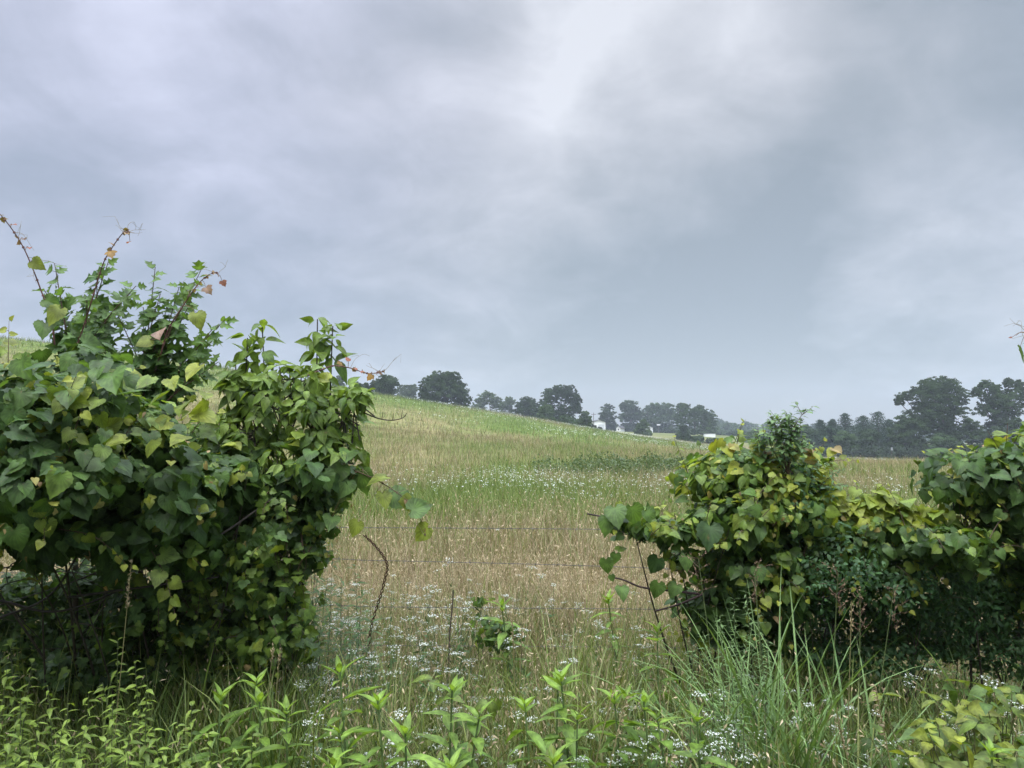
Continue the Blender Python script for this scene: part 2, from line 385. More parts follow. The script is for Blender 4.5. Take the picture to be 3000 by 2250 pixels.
# ------------------------------------------------------------------ meadow vegetation (uncountable)
def cone_pts(n, y0, y1, x0=-250, x1=3250, pw=1.):
    a = (x1-x0)/F; m_ = 4.4      # the view's width plus 2.2 m to either side
    A0 = a/2*y0**2+m_*y0; A1 = a/2*y1**2+m_*y1; y = (-m_+np.sqrt(m_*m_+2*a*R.uniform(A0, A1, n)))/a
    u = R.random(n); lo_ = (x0-1500)/F*y-2.2; hi_ = (x1-1500)/F*y+2.2; x = lo_+(hi_-lo_)*u
    return x, y
GRN_V = [np.array([.115, .17, .035]), np.array([.155, .215, .045]), np.array([.085, .14, .032]), np.array([.19, .23, .065])]
def meadow(name, label, n, y0, y1, h, w, dry_side, mat, seg=3, pw=1., hpow=None):
    x, y = cone_pts(n, y0, y1, pw=pw)
    dry, _ = zone(x, y)
    keep = (R.random(n) < dry) if dry_side else (R.random(n) > dry*.92)
    x, y, dry = x[keep], y[keep], dry[keep]; k = len(x)
    cl = .3+1.4*fb(x*.9+4, y*.9, 0)
    p = np.stack([x, y, ground(x, y)-.02], -1)
    hh = R.uniform(*h, k)*cl*(1+.25*R.normal(0, .5, k)).clip(.4, 1.5)
    ww = R.uniform(*w, k)
    if dry_side:
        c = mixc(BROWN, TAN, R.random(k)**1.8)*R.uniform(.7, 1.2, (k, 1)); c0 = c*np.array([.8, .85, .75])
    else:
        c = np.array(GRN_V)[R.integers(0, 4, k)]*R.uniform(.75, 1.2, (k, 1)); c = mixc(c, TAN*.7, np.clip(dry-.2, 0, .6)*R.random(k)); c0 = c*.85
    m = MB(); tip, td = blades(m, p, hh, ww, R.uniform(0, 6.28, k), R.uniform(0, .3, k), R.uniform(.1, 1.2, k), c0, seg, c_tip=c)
    return m, tip, td, c, y
def spikelets(m, tip, td, y, frac, size, per=3, droop=1.):
    s = np.nonzero(R.random(len(tip)) < frac)[0]
    s = np.repeat(s, per); k = len(s); p = tip[s]+rv(k, 1)*size*1.3*np.array([1, 1, .8])
    cc = mixc(BROWN*1.15, TAN*1.1, R.random(k))
    place(m, S_LAN, p, rv(k)+[0, -.6, .2], td[s]*.4+rv(k, .3)+[0, 0, -droop], size*R.uniform(.6, 1.3, k), cc, 1.4)
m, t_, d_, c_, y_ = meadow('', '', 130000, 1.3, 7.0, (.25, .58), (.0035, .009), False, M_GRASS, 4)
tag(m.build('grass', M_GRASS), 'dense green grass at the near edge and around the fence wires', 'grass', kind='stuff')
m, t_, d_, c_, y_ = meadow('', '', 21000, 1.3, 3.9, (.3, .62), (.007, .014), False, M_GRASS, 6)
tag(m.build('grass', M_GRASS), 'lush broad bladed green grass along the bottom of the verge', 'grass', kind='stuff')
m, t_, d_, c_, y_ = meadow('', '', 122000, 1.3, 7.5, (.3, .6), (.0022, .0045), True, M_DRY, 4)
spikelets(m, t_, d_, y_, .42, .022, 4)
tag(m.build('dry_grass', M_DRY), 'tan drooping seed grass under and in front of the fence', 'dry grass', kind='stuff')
m, t_, d_, c_, y_ = meadow('', '', 110000, 6.5, 26, (.35, .7), (.006, .012), False, M_GRASS, 3)
tag(m.build('grass', M_GRASS), 'green grass of the flowery strip of meadow beyond the fence', 'grass', kind='stuff')
m, t_, d_, c_, y_ = meadow('', '', 145000, 6.2, 27, (.4, .7), (.005, .010), True, M_DRY, 3)
spikelets(m, t_, d_, y_, .4, .04, 2)
tag(m.build('dry_grass', M_DRY), 'pinkish brown dry grass just beyond the fence wires', 'dry grass', kind='stuff')
for ds, mt, nm, lb in ((False, M_GRASS, 'grass', 'green grass patches across the middle of the meadow'), (True, M_DRY, 'dry_grass', 'brown grass band across the middle of the meadow')):
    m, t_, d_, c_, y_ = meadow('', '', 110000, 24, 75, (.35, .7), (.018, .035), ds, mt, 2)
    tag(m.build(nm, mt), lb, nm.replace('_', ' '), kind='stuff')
for ds, mt, nm, lb in ((False, M_GRASS, 'grass', 'green grass covering the far hillside'), (True, M_DRY, 'dry_grass', 'pale dry grass tops on the far hillside and crest')):
    m, t_, d_, c_, y_ = meadow('', '', 130000, 72, 225, (.35, .75), (.06, .14), ds, mt, 1)
    tag(m.build(nm, mt), lb, nm.replace('_', ' '), kind='stuff')
# dark green weed band at 40-48 m
k = 8000; x, y = cone_pts(k, 31, 38, 1100, 2080); X = 1500+F*x/y
keep = (fb(x*.16+1, y*.12+4, 2)+.12*(X > 1560)-.08*(X < 1500)+R.normal(0, .1, k)) > .60; x, y = x[keep], y[keep]; k = len(x)
m = MB(); hh = R.uniform(.4, 1.0, k)*(.6+.8*fb(x*.9, y*.5, 0)); n_ = 7
p = np.repeat(np.stack([x, y, ground(x, y)], -1), n_, 0); p[:, 2] += R.random(k*n_)*np.repeat(hh, n_); p[:, :2] += R.normal(0, .06, (k*n_, 2))
chips(m, p, rv(k*n_)+[0, -.7, .5], R.uniform(.06, .13, k*n_), mixc(DKG*1.25, GREEN*.85, R.random(k*n_)))
tag(m.build('weeds', M_GRASS), 'dark green weeds standing in a band across the meadow', 'weeds', kind='stuff')
# far white flowers
m = MB()
for n0, y0, y1, s0, up in ((34000, 8.5, 31, .030, (.42, .75)), (34000, 31, 95, .055, (.35, .6)), (70000, 95, 215, .15, (.35, .6))):
    x, y = cone_pts(n0, y0, y1); _, fl = zone(x, y); kp = R.random(n0) < fl*(.38 if y0 < 20 else .5); x, y = x[kp], y[kp]; k = len(x)
    p = np.stack([x, y, ground(x, y)+R.uniform(*up, k)], -1)
    q = 3 if y0 < 30 else 1
    p = np.repeat(p, q, 0); p[:, :3] += rv(len(p), .02 if q > 1 else 0)*np.array([1, 1, .35])
    chips(m, p, rv(len(p), .35)+[0, -.45, 1], s0*R.uniform(.4, 1.1, len(p)), mixc(np.array([.62, .64, .60]), np.array([.5, .54, .42]), R.random(len(p))))
    if y0 < 20:
        tip, td = blades(m, np.stack([x, y, ground(x, y)], -1), p[::q, 2]-ground(x, y), .005, 0, 0, .1, np.array([.1, .15, .05]), 2)
tag(m.build('wildflowers', M_FLOW), 'countless tiny white wildflowers in drifts across the meadow', 'wildflowers', kind='stuff')

# ------------------------------------------------------------------ far trees
def lobes_px(L, d):
    """[(px, py, rx_px, ry_px)] at depth d -> world ellipsoids"""
    o = []
    for px, py, rx, ry in L:
        c = W(px, py, d); o.append((c, np.array([rx/F*d, rx/F*d*.85, ry/F*d])))
    return o
def crown_mesh(ells, leaf, c, dens=1., clump=.22, open_=.0):
    m = MB(); c = np.array(c); zt = max(e[0][2]+e[1][2] for e in ells); zb = min(e[0][2]-e[1][2] for e in ells)
    for cen, r in ells:
        cr = clump*r[0]*.6+clump*r[2]*.4
        K = int(np.clip(6.*(r.prod()**(1/3)/cr)**2*(1-open_), 14, 260))
        dr = nrm(rv(K)); dr[:, 2] = np.where(dr[:, 2] < -.75, -dr[:, 2], dr[:, 2])
        q = R.random(K)**.7*.75+.22
        C = cen+dr*r*q[:, None]
        M_ = int(np.clip(9*dens*(cr/leaf)**2, 16, 190)); CR = cr*R.uniform(.6, 1.3, K)
        i = np.repeat(np.arange(K), M_); k = len(i)
        dd = nrm(rv(k)); dd[:, 2] = np.abs(dd[:, 2])*1.3-.45
        p = C[i]+dd*(CR[i, None])*(R.random((k, 1))**.45)*[1, 1, .72]
        nn = dd+rv(k, .45)+dr[i]*.35+[0, 0, .35]
        tone = R.uniform(.82, 1.18, K)[i]*R.uniform(.85, 1.15, k)
        chips(m, p, nn, leaf*R.uniform(.7, 1.3, k), c*tone[:, None])
    return m
def tree(label, cat, ells, d, c, base_row=None, base_px=None, leaf=None, dens=1., clump=.22, open_=0., name='tree', limbs=5, group=None, skirt=True):
    E = lobes_px(ells, d)
    if skirt:      # leaves reach down close to the ground
        xa = min(e[0][0]-e[1][0] for e in E); xb = max(e[0][0]+e[1][0] for e in E); za = min(e[0][2]-e[1][2] for e in E); g0 = float(ground((xa+xb)/2, d))
        hh = max(1.2, (za-g0)*.75+1.2); w_ = (xb-xa)*.30
        for f_ in (.28, .5, .72): E.append((np.array([xa+(xb-xa)*f_, d+R.uniform(-.5, .5), g0+hh*.75]), np.array([w_*.75, w_*.75, hh*.9])))
    cx = np.mean([e[0][0] for e in E]) if base_px is None else W(base_px, 1290, d)[0]
    bz = float(ground(cx, d)); t = thing(name, label, cat, (cx, d, bz), group); o_ = np.array([cx, d, bz])
    leaf = leaf or d/F*4.4
    crown_mesh(E, leaf, c, dens, clump, open_).build('crown', M_TREE, t, False, o_)
    m = MB(); top = max(e[0][2]+e[1][2] for e in E); H = top-bz; r0 = H*.017
    hub = np.array([cx, d, bz+H*.35])
    tube(m, smooth_path([[cx, d, bz-.5], [cx+r0*.4, d, bz+H*.18], hub], 4), r0*1.2, r0*.8, (.07, .06, .05), 7)
    for cen, r in E:
        if cen[2] < hub[2]+.05*H: continue
        mid = (hub+cen)/2+rv(1)[0]*H*.04-[0, 0, H*.02]
        tube(m, smooth_path([hub, mid, cen], 4), r0*.5, r0*.22, (.07, .06, .05), 5)
        for j in range(limbs):
            e = cen+nrm(rv(1))[0]*r*.75
            tube(m, smooth_path([cen, (cen+e)/2+rv(1)[0]*H*.01, e], 3), r0*.2, r0*.05, (.07, .06, .05), 4)
    m.build('trunk', M_BARK, t, origin=o_)
    return t
OAK = (.036, .062, .020); HAZ = (.058, .088, .030); DRK = (.032, .056, .020); BRT = (.060, .100, .030); CED = (.026, .050, .024); MID = (.046, .080, .026)
tree('pale treetop peeking out behind the tall green shrub at the hill crest', 'tree', [(996, 1120, 17, 22), (988, 1135, 20, 15)], 250, HAZ)
tree('low dark tree row end touching the round oak on the hill crest', 'tree', [(1045, 1135, 20, 16), (1072, 1137, 20, 15), (1030, 1142, 16, 10)], 205, OAK)
tree('round dark oak nearest the orange tipped vine on the hill crest', 'tree', [(1127, 1122, 36, 26), (1104, 1132, 22, 20), (1152, 1122, 19, 18), (1128, 1142, 34, 18)], 205, OAK, clump=.2)
tree('faded grey green tree between the round oak and the biggest hilltop oak', 'tree', [(1180, 1148, 22, 22), (1208, 1145, 20, 20), (1195, 1160, 30, 16)], 300, HAZ)
tree('biggest broad oak standing alone high on the hill crest', 'tree', [(1290, 1112, 44, 28), (1322, 1112, 34, 26), (1262, 1128, 38, 26), (1340, 1150, 36, 34), (1300, 1150, 62, 38), (1244, 1158, 26, 30), (1350, 1175, 34, 25), (1270, 1178, 50, 25)], 212, OAK, base_px=1310, clump=.2, dens=1.2)
tree('hazy pale tree just to the left of the white gabled barn', 'tree', [(1430, 1170, 34, 26), (1405, 1190, 26, 26), (1455, 1187, 26, 24), (1400, 1205, 20, 18)], 335, HAZ, clump=.2, open_=.15)
tree('small hazy tree whose top rises above the white gabled barn', 'tree', [(1492, 1178, 19, 16), (1480, 1192, 20, 16)], 360, HAZ)
tree('dark low tree between the barn and the sparse crowned oak', 'tree', [(1545, 1180, 26, 20), (1527, 1200, 30, 26), (1556, 1205, 30, 28)], 250, DRK)
tree('tall sparse crowned oak with sky showing through its right side', 'tree', [(1640, 1150, 34, 24), (1612, 1162, 28, 26), (1668, 1150, 26, 24), (1687, 1175, 20, 26), (1690, 1200, 16, 20), (1655, 1190, 44, 38), (1600, 1190, 34, 32), (1584, 1215, 30, 26), (1640, 1220, 46, 22)], 245, DRK, base_px=1640, clump=.16, dens=.8, open_=.3)
tree('bright young tree in front of the sparse crowned oak', 'tree', [(1600, 1205, 24, 20), (1590, 1228, 26, 20), (1610, 1232, 22, 18)], 205, BRT)
tree('rounded pale bush right of the bright young tree', 'bush', [(1656, 1232, 24, 18), (1640, 1245, 20, 16), (1672, 1244, 20, 16)], 203, MID, name='bush')
tree('rounded green tree just left of the white shed', 'tree', [(1714, 1222, 18, 18), (1700, 1240, 16, 16), (1722, 1240, 14, 18)], 207, BRT, skirt=False)
for px, py, r_, lb in ((1739, 1256, 11, 'larger of two dark clipped shrubs in front of the white shed'), (1757, 1260, 9, 'smaller dark clipped shrub by the shed door corner')):
    tree(lb, 'shrub', [(px, py, r_, r_)], 215, (.03, .042, .028), name='shrub', limbs=2, skirt=False)
tree('dark egg shaped tree right behind the white shed', 'tree', [(1780, 1212, 26, 30), (1778, 1235, 30, 24)], 362, DRK)
tree('upright dark tree between the shed and the lone bushy tree', 'tree', [(1846, 1194, 30, 24), (1842, 1222, 34, 32), (1826, 1190, 12, 12), (1868, 1215, 18, 22)], 385, OAK)
tree('broad tree behind the lone bushy tree in the second field', 'tree', [(1920, 1202, 30, 26), (1952, 1205, 30, 26), (1900, 1222, 30, 28), (1940, 1232, 46, 26), (1972, 1222, 24, 28)], 385, MID)
tree('open branched tree with a wide crown above the white trailer', 'tree', [(2010, 1205, 24, 24), (2048, 1212, 30, 26), (2078, 1226, 26, 28), (2030, 1240, 36, 30), (2075, 1252, 30, 24), (1992, 1232, 18, 26), (1998, 1192, 18, 12)], 300, MID, clump=.18, open_=.15)
tree('lone bushy light green tree out in the second field', 'tree', [(1884, 1243, 18, 15), (1884, 1262, 25, 20), (1872, 1268, 17, 14), (1897, 1270, 14, 12)], 245, BRT, clump=.25, skirt=False)
tree('dark pointed tree at the left end of the field edge thicket', 'tree', [(2003, 1262, 16, 18), (2002, 1282, 26, 18)], 225, DRK)
tree('dark low shrub in the middle of the field edge thicket', 'shrub', [(2050, 1290, 16, 14), (2034, 1297, 14, 10)], 222, MID, name='shrub')
tree('pale scrubby shrub below the white trailer', 'shrub', [(2082, 1298, 18, 13), (2103, 1302, 16, 11)], 222, HAZ, name='shrub', open_=.3)
tree('small dark tree among the hazy woods right of the trailer', 'tree', [(2165, 1272, 26, 10), (2150, 1280, 24, 9)], 330, DRK)
tree('low green tree half hidden behind the sprayed shrub top', 'tree', [(2215, 1282, 40, 22), (2260, 1290, 40, 24), (2190, 1300, 40, 16)], 260, MID)
# cedars and mixed trees on the far side of the meadow
def cedar(label, px, top, base, wpx, d):
    c0 = W(px, 1290, d); bz = float(ground(c0[0], d)); o_ = np.array([c0[0], d, bz]); zt = W(px, top, d)[2]; H = zt-bz; rw = wpx*.72/F*d
    t = thing('cedar_tree', label, 'tree', o_, 'cedars along the meadow edge'); m = MB(); nb = int(22)
    for j in range(nb):
        f = (j+.5)/nb; zz = bz+H*(.12+.86*f); rr = rw*(1-f)**.6*R.uniform(.65, 1.15)+.3
        for a_ in np.arange(7)*.9+j*1.3+R.random()*.5:
            ln = rr*R.uniform(.65, 1.15); k = int(26+70*ln/rw); u = R.random(k)**.7
            p = np.stack([c0[0]+math.cos(a_)*ln*u, d+math.sin(a_)*ln*u, zz+ln*u*.16-.3*u*u], -1)+rv(k, .16*(1+ln*.12))*[1, 1, .7]
            chips(m, p, rv(k, .6)+[math.cos(a_)*.3, math.sin(a_)*.3, .9], d/F*3.4*R.uniform(.6, 1.2, k), np.array(CED)*R.uniform(.8, 1.25, (k, 1)), .6)
    m.build('crown', M_TREE, t, False, o_)
    m = MB(); tube(m, [o_-[0, 0, .3], o_+[0, 0, H*.5], o_+[0, 0, H*.93]], H*.02, .03, (.07, .055, .045), 6); m.build('trunk', M_BARK, t, origin=o_)
for a_ in (('slim cedar at the left end of the dark wood', 2405, 1228, 1335, 60, 205), ('cedar with a forked feathery top left of the tallest cedar', 2440, 1226, 1335, 60, 210), ('tall pointed cedar in the middle of the cedar group', 2478, 1208, 1340, 88, 195),
           ('spreading cedar just right of the middle cedar', 2530, 1216, 1340, 84, 200), ('tallest cedar next to the big spreading tree', 2574, 1203, 1345, 100, 190), ('short cedar touching the big spreading tree', 2606, 1226, 1345, 60, 186), ('low cedar behind the shrub spray, first of the wood', 2362, 1242, 1330, 70, 215)): cedar(*a_)
for lb, L, d, c in (
    ('low rounded tree at the left foot of the cedars', [(2350, 1275, 40, 22), (2390, 1282, 40, 26), (2330, 1300, 46, 26)], 190, DRK),
    ('rounded dark tree below the forked cedar', [(2430, 1272, 40, 24), (2400, 1300, 50, 30), (2450, 1310, 50, 26)], 186, CED),
    ('mid green tree in front of the middle cedar', [(2470, 1285, 30, 22), (2490, 1305, 44, 32), (2462, 1325, 40, 20)], 180, MID),
    ('mid green tree below the tallest cedar', [(2548, 1278, 36, 22), (2545, 1308, 46, 32), (2580, 1322, 40, 24)], 178, DRK),
    ('dense lower tree under the left arm of the big tree', [(2650, 1240, 34, 26), (2634, 1275, 36, 36), (2680, 1270, 44, 40), (2650, 1315, 52, 32), (2700, 1318, 46, 32)], 172, OAK),
    ('bushy tree at the foot of the big spreading tree', [(2760, 1300, 40, 30), (2800, 1318, 44, 30), (2745, 1325, 40, 24)], 168, MID),
    ('dark tree between the two tallest trees of the wood', [(2845, 1262, 34, 40), (2860, 1305, 44, 42), (2830, 1325, 40, 24)], 172, OAK),
    ('leafy tree at the right end of the wood', [(2925, 1290, 40, 44), (2980, 1270, 40, 50), (2950, 1322, 60, 28), (3020, 1310, 44, 40)], 168, DRK),
    ):
    tree(lb, 'tree', L, d, c, clump=.24)
tree('biggest spreading tree of the dark wood with an arching left arm', 'tree', [(2752, 1125, 40, 24), (2720, 1135, 34, 26), (2790, 1138, 34, 30), (2690, 1150, 30, 20), (2650, 1165, 28, 18), (2634, 1178, 16, 16), (2815, 1165, 28, 30), (2760, 1170, 50, 32), (2800, 1205, 42, 32), (2745, 1225, 44, 30), (2712, 1195, 26, 18), (2700, 1250, 44, 32), (2780, 1255, 40, 40), (2745, 1180, 62, 60), (2765, 1290, 60, 50), (2700, 1220, 50, 50)], 174, OAK, base_px=2765, clump=.21, dens=.95, open_=.12, limbs=3)
tree('tall ragged tree with two plumed tops at the right of the wood', 'tree', [(2888, 1132, 24, 20), (2862, 1152, 26, 18), (2915, 1142, 22, 22), (2955, 1125, 18, 18), (2985, 1130, 18, 20), (2965, 1160, 34, 26), (2905, 1175, 40, 26), (2950, 1200, 44, 34), (2885, 1205, 40, 22), (3010, 1175, 34, 40), (2935, 1240, 50, 30), (2935, 1190, 52, 55), (2930, 1280, 60, 50)], 176, OAK, base_px=2940, clump=.2, dens=.9, open_=.18, limbs=3)
tree('tree beyond the right end of the wood', 'tree', [(3090, 1170, 50, 50), (3110, 1230, 60, 60), (3080, 1290, 60, 50)], 180, OAK, limbs=2)
tree('pale yellow green bush at the field edge below the cedars', 'bush', [(2438, 1330, 12, 9)], 160, (.2, .21, .09), name='bush', limbs=1)
# distant woods, one mass
m = MB()
for px0, px1, d, top0, top1, n_ in ((2090, 2420, 620, 1232, 1262, 22), (2080, 2240, 520, 1236, 1252, 12), (1180, 2140, 760, 1225, 1250, 30), (2380, 3150, 640, 1240, 1250, 24)):
    for i in range(n_):
        f = (i+R.random())/n_; px = px0+(px1-px0)*f; tp = top0+(top1-top0)*f+R.normal(0, 3.5); r_ = R.uniform(15, 24)
        E = lobes_px([(px, tp+r_*.8, r_, r_*.8), (px+8, tp+r_*1.6, r_*1.2, r_), (px, tp+r_*2.6, r_*1.3, r_)], d+R.uniform(-25, 25))
        q = crown_mesh(E, 1.3, np.array(MID)*R.uniform(.8, 1.15), .8, .33); m.v += q.v; m.c += q.c; 
        off = m.n
        for a_ in q.q: m.q.append(a_+off)
        m.n += q.n
tag(m.build('distant_woods', M_TREE, None, False), 'hazy far woods along the horizon behind the farm', 'woods', kind='stuff')
def scrub(label, name, x0, x1, d, row, h, n_, c, leaf):
    m = MB()
    for i in range(n_):
        px = x0+(x1-x0)*(i+R.random())/n_; dd = d+R.uniform(-4, 4); gz = float(ground((px-1500)/F*dd, dd)); r_ = h*R.uniform(.6, 1.25)
        E = [(np.array([(px-1500)/F*dd, dd, gz+r_*.35]), np.array([r_*1.2, r_, r_*.8]))]
        q = crown_mesh(E, leaf, np.array(c)*R.uniform(.8, 1.2), .8, .35); off = m.n; m.v += q.v; m.c += q.c; m.q += [a_+off for a_ in q.q]; m.n += q.n
    tag(m.build(name, M_TREE, None, False), label, name, kind='stuff')
scrub('dark undergrowth closing the foot of the wood', 'undergrowth', 2330, 3150, 171, 0, 2.3, 60, (.03, .046, .024), .4)
scrub('low scrub behind the second field under the farm trees', 'undergrowth', 1800, 2120, 392, 0, 3.2, 26, MID, .8)
scrub('rough bushes running along the hill crest below the oaks', 'undergrowth', 1020, 1720, 214, 0, 1.5, 50, OAK, .45)
# ------------------------------------------------------------------ farm buildings
def box(m, a, b_, c=(1, 1, 1)):
    x0, y0, z0 = a; x1, y1, z1 = b_
    v = [(x0, y0, z0), (x1, y0, z0), (x1, y1, z0), (x0, y1, z0), (x0, y0, z1), (x1, y0, z1), (x1, y1, z1), (x0, y1, z1)]
    m.add(v, c, quads=[(0, 3, 2, 1), (4, 5, 6, 7), (0, 1, 5, 4), (1, 2, 6, 5), (2, 3, 7, 6), (3, 0, 4, 7)])
def gable_house(name, label, cat, px, row, d, w, l, hw, hr, rz, roofmat, door=None, windows=()):
    """gable end faces -y before rz"""
    c = W(px, row, d); bz = float(ground(c[0], d)); t = thing(name, label, cat, (c[0], d, bz), None, rz)
    z0 = -1.; m = MB(); h = w/2
    m.add([(-h, 0, z0), (h, 0, z0), (h, 0, hw), (0, 0, hr), (-h, 0, hw), (-h, l, z0), (h, l, z0), (h, l, hw), (0, l, hr), (-h, l, hw)], (1, 1, 1),
          tris=[(4, 2, 3), (9, 8, 7)], quads=[(0, 1, 2, 4), (1, 6, 7, 2), (6, 5, 9, 7), (5, 0, 4, 9)])
    m.build('wall', M_WHITE, t, False)
    m = MB(); ov = .4; th = .16; sl = (hr-hw)/h
    for s_ in (-1, 1):
        x1 = s_*(h+ov); z1 = hw-sl*ov+.03; zr = hr+.03
        v = [(0, -ov, zr), (x1, -ov, z1), (x1, l+ov, z1), (0, l+ov, zr)]; v += [(x, y, z+th) for x, y, z in v]
        m.add(v, (1, 1, 1), quads=[(0, 1, 2, 3), (7, 6, 5, 4), (0, 4, 5, 1), (1, 5, 6, 2), (2, 6, 7, 3), (3, 7, 4, 0)])
    m.build('roof', roofmat, t, False)
    if door:
        x0, x1, z1 = door; m = MB(); box(m, (x0, -.06, z0), (x1, -.003, z1)); 
        for zz in np.arange(.5, z1, .55): box(m, (x0+.05, -.09, zz), (x1-.05, -.06, zz+.45))
        dd = m.build('door', M_DOOR, t, False)
        m = MB(); box(m, (x0-.15, -.1, z1), (x1+.15, -.002, z1+.15), ); m.build('lintel', M_GREY, dd, False)
    for x0, x1, za, zb in windows:
        m = MB(); box(m, (x0, -.04, za), (x1, -.003, zb)); wo = m.build('window', M_DARK, t, False)
    return t
gable_house('barn', 'white gabled barn with pale metal roof peeking over the hill crest', 'barn', 1470, 1214, 400, 6.2, 11, 4.4, 6.8, rad(28), M_ROOFW, (-1.3, 1.3, 3), ((-2.4, -1.8, 3.2, 3.9),))
gable_house('shed', 'white metal shed with a wide roll up door beside dark shrubs', 'shed', 1755, 1262, 350, 5.9, 10, 4.2, 5.15, rad(4), M_ROOFD, (-.2, 2.5, 2.9))
gable_house('house', 'small white gabled house between the dark trees behind the shed', 'house', 1812, 1256, 378, 2.3, 5, 2.3, 3.3, rad(-30), M_ROOFD, None, ((-.4, .3, 1.1, 1.9),))
gable_house('house', 'white house wall and eave showing right of the lone bushy tree', 'house', 1896, 1258, 378, 5.2, 9, 2.8, 4.0, rad(-12), M_ROOFD, None, ((.6, 1.5, 1., 2.1),))
# long low trailer
c = W(2081, 1277, 285); gz = float(ground(c[0], 285)); bz = min(c[2]-1.2, gz+1.5)
t = thing('trailer', 'long low white trailer under the open branched tree', 'trailer', (c[0], 285, gz))
zt = W(2081, 1271.5, 285)[2]-gz
m = MB(); box(m, (-1.9, 0, zt-1.5), (1.9, 2.2, zt)); m.build('body', M_WHITE, t, False)
m = MB(); box(m, (-2., -.08, zt), (2., 2.28, zt+.1)); m.build('roof', M_ROOFW, t, False)
for s_ in (-.9, .3):
    m = MB(); th = np.linspace(0, 6.283, 13)[:-1]; q = np.stack([s_+.42*np.cos(th), 0*th-.05, zt-1.6+.42*np.sin(th)], -1)
    m.add(np.concatenate([q, q+[0, .25, 0], [[s_, -.05, zt-1.6]], [[s_, .2, zt-1.6]]]), (.02,)*3, tris=[(24, i, (i+1) % 12) for i in range(12)]+[(25, 12+(i+1) % 12, 12+i) for i in range(12)], quads=[(i, 12+i, 12+(i+1) % 12, (i+1) % 12) for i in range(12)])
    m.build('wheel', M_DARK, t)
for x in (-1.5, 1.3):
    m = MB(); box(m, (x, .3, -.3), (x+.2, 1.9, zt-1.5)); m.build('support', M_GREY, t, False)
def pole(name, label, cat, px, top, d, kind):
    c = W(px, top, d); gz = float(ground(c[0], d)); t = thing(name, label, cat, (c[0], d, gz)); H = c[2]-gz
    m = MB(); r_ = .05 if kind == 'sign' else .15; tube(m, [(0, 0, -.3), (0, 0, H*.5), (0, 0, H)], r_, r_*.75, (1,)*3, 8); m.build('post', M_POLE, t)
    if kind == 'power':
        m = MB(); box(m, (-1.1, -.08, H-.9), (1.1, .08, H-.72)); m.build('crossarm', M_POLE, t, False)
        for x in (-1, -.5, .5, 1):
            m = MB(); tube(m, [(x, 0, H-.72), (x, 0, H-.5)], .07, .05, (1,)*3, 6); m.build('insulator', M_GREY, t)
    if kind == 'lamp':
        m = MB(); tube(m, [(-.1, 0, H), (-.3, -.4, H+.35), (-.3, -1., H+.4)], .05, .05, (1,)*3, 6); m.build('arm', M_GREY, t)
        m = MB(); box(m, (-.75, -1.3, H-.1), (.75, -.3, H+.5)); m.build('lamp_head', M_WHITE, t, False)
    if kind == 'sign':
        m = MB(); box(m, (-.2, -.05, H-.6), (.2, -.15, H+.02)); m.build('panel', M_GREY, t, False)
pole('utility_pole', 'thin utility pole rising behind the white shed', 'utility pole', 1739, 1209, 345, 'power')
pole('yard_lamp', 'white topped yard lamp post right of the lone bushy tree', 'yard lamp', 1928.5, 1246, 372, 'lamp')
pole('utility_pole', 'thin grey pole standing right of the white gabled barn', 'utility pole', 1495, 1191, 380, 'plain')
pole('sign_post', 'small white box sign on a post before the dark wood', 'sign', 2612, 1311, 164, 'sign')
# ------------------------------------------------------------------ haze
#%%NEAR
# ------------------------------------------------------------------ hedge plants along the fence
UP = np.array([0, 0, 1.])
def ell(L):
    return [(W(px, py, d), np.array([rx/F*d, th, ry/F*d])) for px, py, rx, ry, d, th in L]
def shell(E, n, q0=.72, q1=1.12, front=.35, zmin=.02):
    """points near the outer surface of a union of ellipsoids, with outward normals"""
    a = np.array([(r[0]*r[2])+.5*(r[0]+r[2])*r[1] for _, r in E]); w = a/a.sum()
    i = R.choice(len(E), n*3, p=w); C = np.array([e[0] for e in E]); Q = np.array([e[1] for e in E])
    u = nrm(rv(n*3)); fl = (u[:, 1] > 0) & (R.random(n*3) < front); u[fl, 1] *= -1
    p = C[i]+u*Q[i]*R.uniform(q0, q1, (n*3, 1)); ok = p[:, 2] > ground(p[:, 0], p[:, 1])+zmin
    for j in range(len(E)):
        dd = (((p-C[j])/Q[j])**2).sum(1); ok &= ~((dd < q0**2*.8) & (i != j))
    s = np.nonzero(ok)[0][:n]
    return p[s], nrm(u[s]/Q[i][s]), (p[s, 2]-C[:, 2].min())
VD = np.array([.045, .090, .026]); VM = np.array([.084, .150, .032]); VL = np.array([.165, .240, .040]); VY = np.array([.26, .29, .04]); VR = np.array([.30, .19, .11])
def vine_cols(n, light, red=.015, p=None, zlo=None, zhi=None):
    """leaf colours: dark old leaves, lighter young ones, more young ones near the top"""
    L = np.full(n, float(light))
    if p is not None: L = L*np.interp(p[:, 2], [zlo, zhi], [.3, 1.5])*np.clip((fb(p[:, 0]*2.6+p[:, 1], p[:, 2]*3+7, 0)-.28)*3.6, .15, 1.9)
    x = R.random(n); c = mixc(VD, VM, np.clip(R.random(n)*.7+L*.5, 0, 1))
    k = x < L; c[k] = mixc(VM, VL, R.random(k.sum())**.7)
    k = x < L*.25; c[k] = mixc(VL, VY, R.random(k.sum())*.9)
    return c*R.uniform(.8, 1.2, (n, 1))
